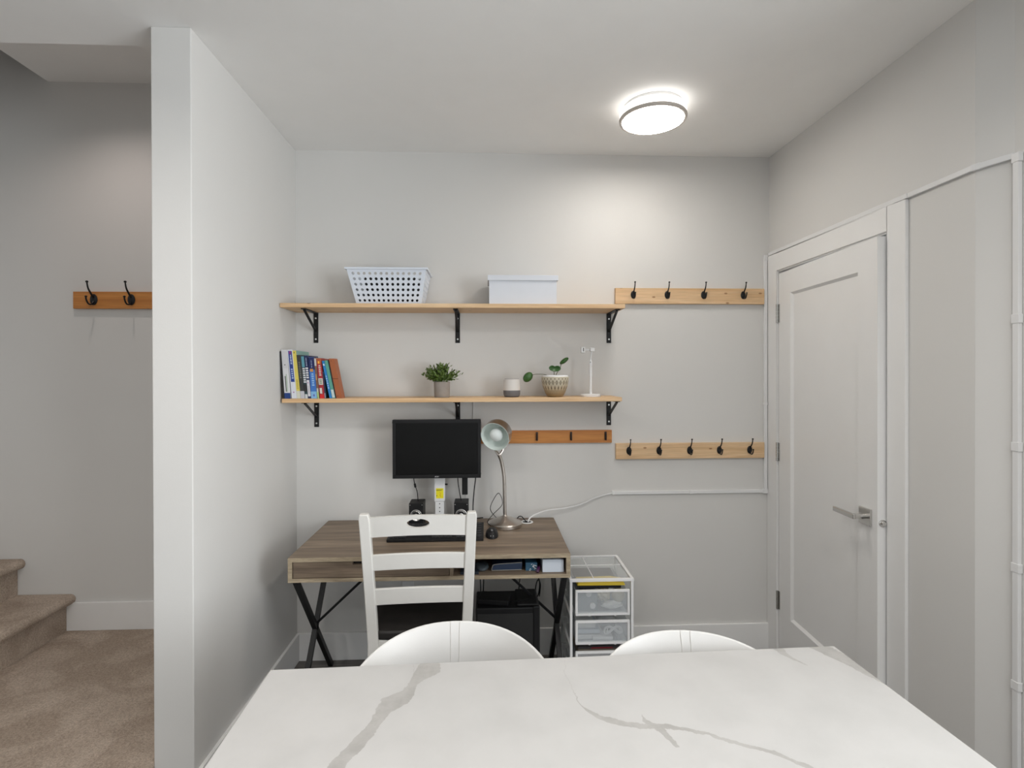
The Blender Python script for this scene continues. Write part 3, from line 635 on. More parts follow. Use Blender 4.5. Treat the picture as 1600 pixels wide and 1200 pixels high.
MB().lathe([(0,0),(.053,0),(.0535,.003),(.053,.010),(.050,.0125),(.012,.0145),(0,.0145)], (wx,wy,zB), 40).build('base', 'white_plastic', ps, smooth=True)
MB().cyl((wx,wy,zB+.0145),(wx,wy,zB+.105),.0068,n=18).build('lower_pole', 'white_plastic', ps, smooth=True)
MB().cyl((wx,wy,zB+.105),(wx,wy,zB+.155),.0085,n=18).build('upper_pole', 'white_plastic', ps, smooth=True)
j = MB().lathe([(0,0),(.006,0),(.0085,.01),(.0085,.03),(.005,.038),(0,.038)], (wx,wy,zB+.155), 18).build('joint', 'white_plastic', ps, smooth=True)
MB().cyl((wx-.002,wy-.0078,zB+.180),(wx-.002,wy-.0095,zB+.180),.0022,n=10).build('screw', 'black_plastic', j)
MB().tube([(wx,wy,zB+.19),(wx+.003,wy,zB+.215),(wx+.006,wy,zB+.236)],.0038,10).build('arm', 'white_plastic', ps, smooth=True)
MB().box(wx-.004,wx+.022,wy-.012,wy+.010,zB+.234,zB+.256).build('clamp_jaw', 'white_plastic', ps, bevel=.005, seg=3)
MB().box(wx-.034,wx-.004,wy+.002,wy+.008,zB+.240,zB+.250).build('clamp_bar', 'white_plastic', ps, bevel=.002)
cj = MB().box(wx-.052,wx-.030,wy-.012,wy+.010,zB+.228,zB+.260).build('clamp_jaw', 'white_plastic', ps, bevel=.005, seg=3)
bx(wx-.041,wx-.037,wy-.0128,wy-.0118,zB+.236,zB+.254).build('grip_slot', 'black_plastic', cj)
tag(MB().tube(bez([(.950,-.006,1.393),(.947,-.005,1.30),(.935,-.006,1.10),(.908,-.006,.86),(.905,-.008,.70),(.91,-.01,.60)],8), .0024, 6).build('power_cord', 'white_plastic', smooth=True), 'thin white cord hanging down the wall below the lower shelf', 'cord')

# ------------------------------------------------------------------ desk
DX0, DX1, DF, DB, DT, DL = 0.174, 1.384, -0.6035, -0.0204, 0.754, 0.649
dk = thing('desk', ((DX0+DX1)/2, -.31, 0), 'grey-brown oak desk with black X-shaped metal legs', 'desk')
bx(DX0, DX1, DF+.002, DB, DT-.018, DT).build('desktop', 'desk', dk, bevel=.001)
bx(DX0, DX1, DF, DF+.002, DT-.018, DT).build('front_edge', 'desk_edge', dk)
m = bx(DX0, DX1, DF, DF+.002, DL, DL+.016); m.box(DX0, DX0+.018, DF, DF+.002, DL+.016, DT-.018).box(DX1-.018, DX1, DF, DF+.002, DL+.016, DT-.018); m.build('front_edge', 'desk_edge', dk)
bx(DX0, DX1, DF+.002, DB, DL, DL+.016).build('bottom_panel', 'desk', dk)
for a, b in ((DX0, DX0+.018), (DX1-.018, DX1)): bx(a, b, DF+.002, DB, DL+.016, DT-.018).build('side_panel', 'desk', dk)
bx(DX0+.018, DX1-.018, DB-.02, DB-.006, DL+.016, DT-.018).build('back_panel', 'desk', dk)
dxs = .86
bx(dxs, dxs+.015, DF+.003, DB-.02, DL+.016, DT-.018).build('divider', 'desk', dk)
m = MB(); za, zb_ = DL+.018, DT-.020; xa, xb = DX0+.021, dxs-.003
xn0, xn1 = .445, .56
m.prism([(xa,za),(xb,za),(xb,zb_),(xn1,zb_),(xn1,zb_-.013),(xn0,zb_-.013),(xn0,zb_),(xa,zb_)], lambda u,v:(u,DF+.004,v), lambda u,v:(u,DF+.022,v))
dr = m.build('drawer', 'desk', dk)
bx(xn0-.004, xn1+.004, DF+.022, DF+.026, zb_-.018, zb_).build('pull_notch', 'black_plastic', dr)
yt, yb_ = (DF+.03, DB-.03), (DB-.04, DF+.04)
for x in (DX0+.022, DX1-.022):
    for a, b in ((yt[0], yb_[0]), (yt[1], yb_[1])):
        MB().obox((x, a, DL), (x, b, .003), .022, .022, upv=(1,0,0)).build('leg', 'black_metal', dk)
    bx(x-.012, x+.012, DF+.01, DB-.012, DL-.006, DL).build('leg_rail', 'black_metal', dk)
for xa_, xm in ((DX0+.022, .53), (DX1-.022, 1.03)):
    MB().obox((xa_, -.31, .335), (xm, -.31, DL-.002), .011, .011).build('brace', 'black_metal', dk)
gx, gy = 1.231, -.106
MB().lathe([(.028,0),(.034,.001),(.033,.003),(.024,.0035),(.023,-.002)], (gx,gy,DT), 28).build('grommet', 'white_plastic', dk, smooth=True)
MB().lathe([(0,.0006),(.023,.0005)], (gx,gy,DT), 24).build('grommet_hole', 'black_plastic', dk)

# things in the open cubby
zc = DL+.0165
o = MB().box(1.264,1.358,DF+.022,-.46,zc,zc+.056).build('card_box', 'sky', bevel=.002); tag(o, 'pale blue white box at the right end of the desk cubby', 'box')
m = MB(); pl_ = [(1.045,zc+.001),(1.16,zc+.006),(1.165,zc+.034),(1.06,zc+.028),(1.04,zc+.016)]
pc = thing('pencil_pouch', (1.1,-.55,zc), 'navy pouch with piped edge lying in the desk cubby', 'pouch')
m.prism([(1.042,zc+.001),(1.175,zc+.001),(1.178,zc+.036),(1.060,zc+.029),(1.044,zc+.018)], lambda u,v:(u,DF+.05,v), lambda u,v:(u,-.40,v)); m.build('body', 'navy', pc, bevel=.005, seg=3, smooth=True)
MB().tube(bez([(1.176,DF+.049,zc+.036),(1.062,DF+.048,zc+.030),(1.045,DF+.047,zc+.019),(1.043,DF+.048,zc+.004),(1.06,DF+.049,zc+.003),(1.175,DF+.049,zc+.004)],6), .0016, 6).build('piping', mat('pale_piping', (.28,.27,.24), .6), pc, smooth=True)
o = MB().lathe([(0,0),(.026,.0005),(.031,.006),(.031,.014),(.026,.019),(0,.020)], (0,0,0), 28)
o.v = [(.998+x*.98, DF+.085+y*1.5, zc+z) for x,y,z in o.v]; tag(o.build('eyeglass_case', 'slate', smooth=True), 'dark slate rounded case at the left of the cubby', 'case')
o = thing('small_carton', (1.212,-.54,zc), 'small blue carton with white pattern in the cubby', 'box')
bx(1.192,1.243,DF+.045,-.46,zc,zc+.036).build('body', mat('blue_carton', (.03,.10,.17), .5), o, bevel=.001)
rnd = random.Random(5)
for k in range(12):
    x = 1.203+.035*rnd.random(); z = zc+.004+.026*rnd.random(); MB().obox((x,DF+.0445,z),(x+.006,DF+.0445,z+.004*rnd.choice((-1,1))),.001,.002).build('pattern', 'paper', o)
tag(MB().tube(bez([(1.240,DF+.015,zc+.004),(1.247,DF+.03,zc+.016),(1.255,-.52,zc+.008),(1.25,-.47,zc+.004)],6), .007, 8).build('ribbon_spool', 'purple', smooth=True), 'purple crumpled strap beside the pale box in the cubby', 'strap')
tag(bx(.905,.985,DF+.012,-.48,zc,zc+.012).build('notebook', mat('dark_navy_cover', (.012,.017,.026), .5), bevel=.001), 'dark flat notebook in the cubby behind the chair slats', 'notebook')

# ------------------------------------------------------------------ monitor with white pole stand
mn = thing('monitor', (.775,-.13,DT), 'black widescreen monitor mounted on a white telescopic pole', 'monitor')
y_ = -.2
mx0, mx1, mz0, mz1 = .546, .991, 1.009, 1.306
m = MB(); b = .0155; bl = .019
m.box(mx0,mx1,y_,y_+.03,mz1-b,mz1).box(mx0,mx1,y_,y_+.03,mz0,mz0+bl).box(mx0,mx0+b,y_,y_+.03,mz0+bl,mz1-b).box(mx1-b,mx1,y_,y_+.03,mz0+bl,mz1-b)
m.box(mx0+.004,mx1-.004,y_+.02,y_+.035,mz0+.004,mz1-.004).box(.66,.88,y_+.035,y_+.055,1.06,1.25)
m.build('bezel', 'black_plastic', mn, bevel=.0012)
bx(mx0+b,mx1-b,y_+.004,y_+.006,mz0+bl,mz1-b).build('screen', 'screen', mn)
tcu = bpy.data.curves.new('logo', 'FONT'); tcu.body = 'acer'; tcu.size = .0125; tcu.align_x = 'CENTER'; tcu.extrude = .0002; tcu.shear = .25
to = bpy.data.objects.new('logo_tmp', tcu); COL.objects.link(to); bpy.context.view_layer.update()
lm = bpy.data.meshes.new_from_object(to.evaluated_get(bpy.context.evaluated_depsgraph_get())); bpy.data.objects.remove(to)
lo = bpy.data.objects.new('logo', lm); COL.objects.link(lo); lm.materials.clear(); lm.materials.append(M['silver_print']); lo.parent = mn
lo.location = Vector(((mx0+mx1)/2, y_-.0005, mz0+.006)) - mn.location; lo.rotation_euler = (PI/2,0,0); lo['label'] = 'silver maker lettering on the lower bezel'
cx_ = .777; cy_ = -.125
bx(cx_-.027,cx_+.027,cy_-.02,cy_+.02,.878,1.22).build('sleeve', 'white_plastic', mn, bevel=.003)
inn = bx(cx_-.023,cx_+.023,cy_-.017,cy_+.017,DT+.006,.8775).build('inner_pole', 'white_plastic', mn, bevel=.002)
for z in (.866,.846,.826): MB().cyl((cx_,cy_-.0165,z),(cx_,cy_-.0178,z),.0028,n=10).build('peg_hole', 'black_plastic', inn)
bx(cx_-.045,cx_+.045,cy_-.03,cy_+.07,DT,DT+.006).build('foot_plate', 'white_plastic', mn, bevel=.002)
bx(cx_-.04,cx_+.04,cy_+.02,y_+.055,1.09,1.21).build('mount_plate', 'black_plastic', mn) if False else bx(cx_-.04,cx_+.04,-.146,-.142,1.09,1.21).build('mount_plate', 'black_plastic', mn)
sk = bx(cx_-.018,cx_+.020,cy_-.0212,cy_-.0198,.895,.947).build('warning_label', 'sticker', mn)
sk['label'] = 'yellow warning sticker'
for a in ((-.016,.016,.9385,.9405),(-.016,.010,.9345,.936),(-.016,-.012,.906,.911)): bx(cx_+a[0],cx_+a[1],cy_-.0217,cy_-.0211,a[2],a[3]).build('print', 'ink', sk)
MB().tube([(cx_+.0,cy_-.0216,.926),(cx_+.006,cy_-.0216,.922),(cx_+.002,cy_-.0216,.912),(cx_+.007,cy_-.0216,.903)],.0011,5).build('print', 'red_ink', sk)
MB().cyl((cx_+.027,cy_,.963),(cx_+.040,cy_,.963),.004,n=10).build('knob', 'black_plastic', mn)
bx(.893,.922,-.155,-.135,.914,1.10).build('mount_arm', 'black_plastic', mn, bevel=.002)

def desk_speaker(x, label):
    t = thing('desk_speaker', (x,-.2,DT), label, 'speaker', 'small black cube speakers')
    bx(x-.036,x+.036,-.2,-.105,DT,DT+.130).build('cabinet', 'black_plastic', t, bevel=.002)
    cone = MB().lathe([(.030,0),(.030,.002),(.026,.003),(.012,-.004),(.010,.006),(0,.010)], (x,-.2005,DT+.068), 28, axis=(0,-1,0)).build('cone', 'chrome', t, smooth=True)
    for dx in (-.030,.030): MB().cyl((x+dx,-.1998,DT+.121),(x+dx,-.2012,DT+.121),.0018,n=8).build('corner_screw', 'screw', t)
    return t
s1 = desk_speaker(.6635, 'black cube speaker left of the white pole')
s2 = copy_tree(s1); s2.location.x = .8905; s2['label'] = 'black cube speaker right of the white pole'
def cord(name, pts, label, r=.0024, m_='black_plastic', bead=None):
    o = MB().tube(bez(pts,8), r, 6).build(name, m_, smooth=True); tag(o, label, 'cord')
    if bead: MB().cyl(bead[0], bead[1], .0055, n=12).build('ferrite_bead', m_, o, smooth=True)
    return o
cord('speaker_cord', [(.645,-.17,1.06),(.648,-.165,1.0),(.654,-.16,.965),(.664,-.155,.93),(.667,-.15,.8845)], 'black cord with a bead hanging from the monitor to the left speaker', bead=((.652,-.161,.975),(.655,-.159,.957)))
cord('speaker_cord', [(.870,-.16,1.06),(.872,-.155,.99),(.878,-.15,.94),(.888,-.15,.8845)], 'plain black cord hanging from the monitor to the right speaker')
cord('video_cord', [(.962,-.14,1.06),(.963,-.13,1.0),(.955,-.115,.93),(.948,-.10,.84),(.950,-.07,.765),(.955,-.03,.757),(1.0,-.012,.756)], 'black cable from the monitor down to the desk back edge', .003)

# ------------------------------------------------------------------ desk lamp
lx, ly = 1.114, -.165
lp = thing('desk_lamp', (lx,ly,DT), 'brushed steel desk lamp with tilted drum shade', 'lamp')
MB().lathe([(0,0),(.086,0),(.0885,.003),(.0885,.017),(.085,.021),(.055,.034),(.022,.048),(.0105,.054),(.0085,.058),(0,.058)], (lx,ly,DT), 56).build('base', 'steel', lp, smooth=True)
C0 = Vector((1.062,-.215,1.2185)); ax = Vector((-.34,-.86,-.30)).normalized()
back = C0 - ax*.085
MB().tube(bez([(lx,ly,DT+.055),(lx-.001,ly,.88),(lx-.004,ly,1.0),(lx-.016,ly-.004,1.08),(lx-.030,ly-.012,1.122)],8), .0092, 14).build('stem', 'steel', lp, smooth=True)
yk = Vector((lx-.030,ly-.012,1.118))
sd = ax.cross(Vector((0,0,1))).normalized()
dn = Vector((0,0,-1)); dn = (dn - ax*dn.dot(ax)).normalized()
yo = MB()
for q in (-1,1):
    e_ = C0 - ax*.040 + dn*.072 + sd*(q*.026)
    yo.tube([yk, yk.lerp(e_,.55)+dn*.004+sd*(q*.003), e_], .0060, 8)
yo.build('yoke', 'steel', lp, smooth=True)
shp = [(.0755,.0),(.0755,-.004),(.0745,-.05),(.070,-.066),(.055,-.078),(.03,-.085),(.0,-.087)]
MB().lathe(shp, C0, 56, axis=ax).build('shade', 'steel', lp, smooth=True)
MB().lathe([(.0755,.0005),(.0735,.0005),(.0725,-.05),(.068,-.063),(.053,-.075),(.0,-.083)], C0, 56, axis=ax).build('shade_lining', 'mint', lp, smooth=True)
MB().lathe([(0,-.080),(.018,-.079),(.018,-.055),(.0,-.054)], C0, 28, axis=ax).build('socket', 'mint', lp, smooth=True)
bo = C0 - ax*.054
MB().lathe([(.012,0),(.014,.008),(.026,.020),(.034,.036),(.034,.050),(.026,.063),(.012,.070),(0,.071)], bo - ax*.012, 32, axis=ax).build('bulb', 'bulb', lp, smooth=True)
MB().tube(bez([(lx-.07,ly-.05,DT+.012),(lx-.09,ly-.03,DT+.03),(lx-.06,ly+.02,DT+.055),(lx-.012,ly+.05,DT+.10),(lx-.03,ly+.06,DT+.155),(lx-.06,ly+.05,DT+.12),(lx-.075,ly+.05,DT+.075),(lx-.05,ly+.07,DT+.03),(lx-.02,ly+.09,DT+.004)],8), .0018, 6).build('cord', 'black_plastic', lp, smooth=True)
cord('black_cord', [(lx+.06,ly+.075,DT+.004),(lx+.075,ly+.075,DT+.025),(lx+.09,ly+.07,DT+.028),(lx+.105,ly+.065,DT+.012),(gx-.004,gy-.002,DT+.004),(gx-.002,gy,DT-.01)], 'black cord running from behind the desk lamp into the desk grommet', .0025)
cord('white_cable', [(gx+.006,gy,DT-.005),(gx+.02,gy+.02,DT+.018),(1.30,-.06,.790),(1.36,-.04,.800),(1.44,-.03,.806),(1.53,-.02,.822),(1.62,-.012,.858),(1.716,-.007,.881)], 'thick white cable rising from the desk grommet to the wall trunking', .0042, 'white_plastic')

# ------------------------------------------------------------------ keyboard and mouse
kb = thing('keyboard', (.78,-.33,DT), 'black full size keyboard on the desk behind the chair back', 'keyboard')
kx0, kx1, ky0, ky1 = .555, 1.005, -.415, -.205
MB().prism([(ky0,DT+.001),(ky1,DT+.012),(ky1,DT+.032),(ky0,DT+.014)], lambda u,v:(kx0,u,v), lambda u,v:(kx1,u,v)).build('body', 'black_plastic', kb, bevel=.002)
m = MB(); rows = 6
for r in range(rows):
    n_k = 22
    for c in range(n_k):
        if r == 0 and 4 <= c <= 9: continue
        if c in (15, 18): continue
        x0 = kx0+.010+c*(kx1-kx0-.02)/n_k; y0 = ky0+.012+r*.0312; z0 = DT+.0145+(y0-ky0)*.0857
        m.box(x0+.001,x0+.018,y0,y0+.026,z0,z0+.006)
ko = m.build('keys', mat('key_plastic', (.02,.02,.022), .5), kb); ko['kind'] = 'stuff'
ms = thing('mouse', (1.045,-.335,DT), 'black computer mouse right of the keyboard', 'mouse')
m = MB(); nv, nu = 10, 20
vs = []
for i in range(nv+1):
    ph = PI/2*i/nv
    for j_ in range(nu):
        t_ = 2*PI*j_/nu; vs.append((1.045+.031*math.cos(t_)*math.cos(ph)**.6, -.335+.055*math.sin(t_)*math.cos(ph)**.6, DT+.001+.036*math.sin(ph)))
fs = [(i*nu+j_, i*nu+(j_+1)%nu, (i+1)*nu+(j_+1)%nu, (i+1)*nu+j_) for i in range(nv) for j_ in range(nu)] + [tuple(range(nu-1,-1,-1))]
m.add(vs, fs).build('body', 'black_plastic', ms, smooth=True)
MB().cyl((1.041,-.362,DT+.033),(1.049,-.362,DT+.033),.007,n=12).build('scroll_wheel', 'fabric_grey', ms)
MB().box(1.037,1.053,-.386,-.3855,DT+.014,DT+.016).build('badge', 'silver_print', ms)

# ------------------------------------------------------------------ white ladder-back chair at the desk (local frame, back toward -y)
ch = thing('ladder_back_chair', (.738,-.515,0), 'white painted ladder-back chair pushed up to the desk', 'chair', rz=math.radians(2.5))
def yb(z):                      # rake of the back posts
    return -.185 if z < .44 else -.185 - .075*((z-.44)/.535)**1.25
def xb_(z): return .190 + .021*max(0,(z-.44)/.535)
for sgn in (-1,1):
    m = MB(); zs = [0,.2,.44,.55,.66,.77,.88,.968,.986]
    for k in range(len(zs)-1):
        z0, z1 = zs[k], zs[k+1]; w0 = .021 if z0 > .1 else .018; w1 = .021 if z1 < .98 else .017
        y0 = yb(z0)+(0.03*(1-z0/.44)*-1 if z0 < .44 else 0); y1 = yb(z1)+(0.03*(1-z1/.44)*-1 if z1 < .44 else 0)
        vs = [(sgn*xb_(z)+dx*w, y+dy*.017, z) for z,y,w in ((z0,y0,w0),(z1,y1,w1)) for dx,dy in ((-1,-1),(1,-1),(1,1),(-1,1))]
        m.add(vs, ([(3,2,1,0)] if k == 0 else []) + ([(4,5,6,7)] if k == len(zs)-2 else []) + [(0,1,5,4),(1,2,6,5),(2,3,7,6),(3,0,4,7)])
    m.build('back_post', 'chair_white', ch, bevel=.004, smooth=True, local=True)
def slat(z0, z1, arch, hole=False):
    m = MB(); n = 24; zm = (z0+z1)/2; hw = xb_(zm)-.012
    def pt_(u, v, t): 
        x = u*hw; zz = z0 + arch*(1-u*u)*.9 + v*((z1-z0) + 0*u)
        y = yb(zz) - .020*(1-u*u) + t
        return (x, y, zz)
    if not hole:
        for t in (-.008,.008):
            vs = [pt_(-1+2*i/n, v, t) for v in (0,1) for i in range(n+1)]
            fs = [(i,i+1,n+1+i+1,n+1+i) for i in range(n)]; m.add(vs, fs)
        for v in (0,1):
            vs = [pt_(-1+2*i/n, v, t) for t in (-.008,.008) for i in range(n+1)]; m.add(vs, [(i,i+1,n+1+i+1,n+1+i) for i in range(n)])
        for u in (-1,1): m.add([pt_(u,0,-.008),pt_(u,1,-.008),pt_(u,1,.008),pt_(u,0,.008)], [(0,1,2,3)])
    else:
        hu, hv, vc = .225, .23, .60; na = 32; rings = []
        for t in (-.008,.008):
            inner = [pt_(hu*math.cos(2*PI*k/na), vc+hv*math.sin(2*PI*k/na), t) for k in range(na)]
            outer = []
            for k in range(na):
                c_, s_ = math.cos(2*PI*k/na), math.sin(2*PI*k/na); q = max(abs(c_), abs(s_)); c_, s_ = c_/q, s_/q
                outer.append(pt_(c_*.42, (vc+s_*(1-vc)) if s_ > 0 else vc+s_*vc, t))
            rings.append((inner, outer)); m.add(inner+outer, [(k,(k+1)%na,na+(k+1)%na,na+k) for k in range(na)])
            for sg in (-1,1):
                n2 = 8; side = [pt_(sg*(.42+.58*i/n2), v, t) for v in (0,.2,.4,.6,.8,1) for i in range(n2+1)]
                m.add(side, [(r*(n2+1)+i, r*(n2+1)+i+1, (r+1)*(n2+1)+i+1, (r+1)*(n2+1)+i) for r in range(5) for i in range(n2)])
        m.add(rings[0][0]+rings[1][0], [(k,(k+1)%na,na+(k+1)%na,na+k) for k in range(na)])
        for v in (0,1):
            vs = [pt_(-1+2*i/n, v, t) for t in (-.008,.008) for i in range(n+1)]; m.add(vs, [(i,i+1,n+1+i+1,n+1+i) for i in range(n)])
    return m.build('slat', 'chair_white', ch, bevel=0 if hole else .002, smooth=not hole, local=True)
slat(.888, .970, .013, True); slat(.747, .813, .013); slat(.600, .668, .013)
m = MB(); n = 28; poly = []
for k in range(n):
    t = 2*PI*k/n; c_, s_ = math.cos(t), math.sin(t); e = .35
    poly.append((.222*math.copysign(abs(c_)**e,c_), .0+.195*math.copysign(abs(s_)**e,s_)))
m.prism(poly, lambda u,v:(u,v,.447), lambda u,v:(u,v,.485)); m.build('seat_cushion', 'seat_dark', ch, bevel=.010, seg=3, smooth=True, local=True)
m = MB().box(-.195,.195,-.185,.18,.405,.447); m.build('seat_frame', 'chair_white', ch, bevel=.004, local=True)
for sgn in (-1,1): MB().obox((sgn*.185,.165,.41),(sgn*.185,.175,0),.036,.036,upv=(1,0,0)).build('front_leg', 'chair_white', ch, bevel=.003, local=True)
for sgn in (-1,1): MB().obox((sgn*.188,-.19,.2),(sgn*.185,.168,.2),.02,.028).build('stretcher', 'chair_white', ch, bevel=.002, local=True)

# ------------------------------------------------------------------ computer tower and small devices under the desk
tw_ = thing('computer_tower', (1.02,-.31,0), 'black computer tower standing sideways under the desk', 'computer')
bx(.968,1.262,-.42,-.22,.012,.442).build('case', 'black_plastic', tw_, bevel=.006)
bx(.975,1.235,-.4235,-.42,.03,.415).build('side_panel', mat('dark_case_panel', (.018,.018,.018), .55, bump=.3, bscale=300), tw_, bevel=.001)
bx(1.235,1.268,-.424,-.216,.012,.448).build('front_bezel', 'black_plastic', tw_, bevel=.006)
bx(1.16,1.262,-.41,-.23,.442,.455).build('top_cover', 'black_plastic', tw_, bevel=.008)
for x in (1.0,1.2):
    for y in (-.4,-.24): MB().cyl((x,y,0),(x,y,.013),.012,n=12).build('foot', 'black_plastic', tw_)
o = MB(); 
for k in range(4): o.v.append((0,0,0))
o = MB().box(-.075,.075,-.05,.05,0,.024).build('network_box', 'black_plastic', bevel=.004); o.location = (1.058,-.34,.4425); o.rotation_euler = (0,0,math.radians(-12)); tag(o, 'small black router box lying on the computer tower', 'router')
bpy.context.view_layer.update()
nc = MB().tube(bez([(.072,-.02,.012),(.11,-.025,.016),(.14,-.02,.020),(.165,-.01,.022)],6), .003, 6).build('cord', 'black_plastic', o, smooth=True, local=True)
cord('hanging_cord', [(1.225,-.10,.648),(1.21,-.12,.56),(1.19,-.17,.48),(1.18,-.19,.40)], 'black cord slanting from the desk to behind the tower', .0026)
cord('looped_cord', [(1.245,-.10,.648),(1.262,-.13,.58),(1.277,-.17,.51),(1.290,-.19,.47),(1.285,-.20,.42),(1.275,-.2,.40),(1.268,-.2,.44),(1.28,-.2,.485),(1.293,-.2,.46),(1.288,-.2,.40)], 'black looped cord beside the computer tower', .003)
cord('drop_cord', [(1.0,-.05,.648),(1.005,-.09,.52),(1.0,-.15,.40),(.99,-.18,.3)], 'straight black cord dropping from the desk behind the router box', .0035)
cord('drop_cord', [(.955,-.05,.648),(.968,-.07,.56),(.985,-.12,.47),(.99,-.19,.40)], 'black cord slanting behind the tower just right of the chair', .0028)
ot = thing('wall_outlet', (.592,0,.36), 'white wall outlet under the desk behind the chair', 'outlet')
bx(.560,.625,-.006,-.0005,.30,.415).build('cover_plate', 'white_plastic', ot, bevel=.002)
for z in (.335,.38): bx(.578,.607,-.0075,-.005,z-.013,z+.013).build('socket', 'white_plastic', ot, bevel=.001)

# ------------------------------------------------------------------ clear plastic drawer unit
ux0, ux1, uy0, uy1, uz = 1.398, 1.690, -.500, -.185, .600
du = thing('drawer_unit', ((ux0+ux1)/2,-.34,0), 'clear plastic drawer unit with white frame right of the desk', 'drawers')
m = MB(); pt2 = .011
for x in (ux0, ux1-pt2):
    for y in (uy0, uy1-pt2): m.box(x, x+pt2, y, y+pt2, 0, uz-.012)
for z in (.012, .150, .282, .425): 
    m.box(ux0+pt2, ux1-pt2, uy1-pt2, uy1-.003, z, z+.008)
    for x in (ux0+.001, ux1-pt2+.001): m.box(x, x+.009, uy0+pt2, uy1-pt2, z, z+.010)
m.build('frame', 'white_plastic', du)
m = MB(); e = .011
m.box(ux0-.002,ux1+.002,uy0-.003,uy0+e,uz-.012,uz).box(ux0-.002,ux1+.002,uy1-e,uy1+.002,uz-.012,uz).box(ux0-.002,ux0+e,uy0+e,uy1-e,uz-.012,uz).box(ux1-e,ux1+.002,uy0+e,uy1-e,uz-.012,uz)
m.box(ux0+e,ux1-e,(uy0+uy1)/2+.03,(uy0+uy1)/2+.034,uz-.007,uz-.003).box(ux0+.11,ux0+.114,uy0+e,uy1-e,uz-.007,uz-.003)
m.build('top_frame', 'white_plastic', du, bevel=.0015)
bx(ux0+e,ux1-e,uy0+e,uy1-e,uz-.006,uz-.004).build('top_panel', 'clear', du)
for x in (ux0+.004, ux1-.006): 
    o = bx(x, x+.002, uy0+pt2, uy1-pt2, .02, uz-.014).build('side_panel', 'clear', du)
bx(ux0+pt2, ux1-pt2, uy1-.006, uy1-.004, .02, uz-.014).build('rear_panel', 'clear', du)
def drawer(z0, z1):
    x0, x1 = ux0+.024, ux1-.020; yf = uy0-.010
    f = .010; m = MB()
    m.box(x0,x1,yf,yf+.012,z0,z0+f).box(x0,x1,yf,yf+.012,z1-f,z1).box(x0,x0+f,yf,yf+.012,z0+f,z1-f).box(x1-f,x1,yf,yf+.012,z0+f,z1-f)
    d = m.build('drawer', 'white_plastic', du, bevel=.0015)
    bx(x0+f,x1-f,yf+.004,yf+.006,z0+f,z1-f).build('front_pane', 'frost', d)
    m = MB().box(x0+.004,x0+.006,yf+.012,uy1-.02,z0+.003,z1-.012).box(x1-.006,x1-.004,yf+.012,uy1-.02,z0+.003,z1-.012).box(x0+.006,x1-.006,yf+.012,uy1-.02,z0+.003,z0+.005).box(x0+.006,x1-.006,uy1-.022,uy1-.02,z0+.005,z1-.012)
    m.build('tray', 'frost', d)
    for x in (x0+.06, x1-.07): bx(x, x+.008, yf+.002, yf+.008, z0-.003, z0).build('runner', 'white_plastic', d)
for a, b in ((.437,.553), (.306,.414), (.176,.274), (.045,.143)): drawer(a, b)
dz = .443
o = MB(); o.prism([(1.435,.560),(1.66,.558),(1.655,.570),(1.60,.578),(1.44,.576)], lambda u,v:(u,-.475,v), lambda u,v:(u,-.41,v+.002)); 
tag(o.build('envelope', 'yellow', bevel=.003, smooth=True), 'yellow padded envelope lying on the top drawer contents', 'envelope')
tag(bx(1.445,1.64,-.47,-.24,.545,.5565).build('notebook', 'black_plastic', bevel=.002), 'black notebook under the yellow envelope in the top drawer', 'notebook')
tag(bx(1.440,1.53,-.47,-.28,dz,dz+.085).build('carton', mat('grey_carton', (.22,.25,.27), .6), bevel=.002), 'grey box at the left inside the top drawer', 'box')
for k, (x, z, y) in enumerate(((1.505, dz+.028, -.487), (1.487, dz+.082, -.485))):
    tag(MB().cyl((x,y,z),(x,y+.012,z),.0135,n=20).build('bottle_cap', 'white_plastic', bevel=.002), ('white round cap low in the top drawer','white round cap near the top of the top drawer')[k], 'cap')
o = MB().lathe([(0,-.03),(.018,-.026),(.03,-.01),(.031,.008),(.02,.026),(0,.03)], (1.632,-.45,dz+.062), 18); tag(o.build('paper_roll', 'cream', smooth=True), 'cream round roll at the right in the top drawer', 'roll')
def crumple(name, m_, c, r, label, cat, seed, sq=(1,1,1)):
    bm = bmesh.new(); bmesh.ops.create_icosphere(bm, subdivisions=3, radius=1); rn = random.Random(seed)
    for v in bm.verts:
        k = 1+rn.uniform(-.16,.16); v.co = Vector((v.co.x*r*sq[0]*k, v.co.y*r*sq[1]*k, v.co.z*r*sq[2]*k))+Vector(c)
    me = bpy.data.meshes.new(name); bm.to_mesh(me); bm.free(); me.materials.append(M[m_]); o = bpy.data.objects.new(name, me); COL.objects.link(o); return tag(o, label, cat)
crumple('paper_bundle', 'cream', (1.565,-.44,dz+.066), .032, 'crumpled cream paper in the middle of the top drawer', 'paper', 4)
crumple('plastic_bag', 'paper', (1.60,-.46,dz+.022), .022, 'crumpled white bag at the bottom of the top drawer', 'bag', 9, (2.2,.9,.8))
pts = []
for k in range(60):
    t = k/59*2*PI*3; pts.append((1.60+.045*math.sin(t)*(.8+.2*math.sin(t*.4)), -.49+.002*math.sin(3*t)+.006*k/59, .36+.016*math.sin(2*t+.4)+.004*math.sin(t*.7)))
tag(MB().tube(pts,.0028,6).build('coiled_cable', 'white_plastic', smooth=True), 'white cable tied in a bow inside the second drawer', 'cable')
tag(bx(1.505,1.60,-.488,-.42,.3125,.328).build('adapter', 'white_plastic', bevel=.005), 'white flat adapter at the bottom of the second drawer', 'adapter')
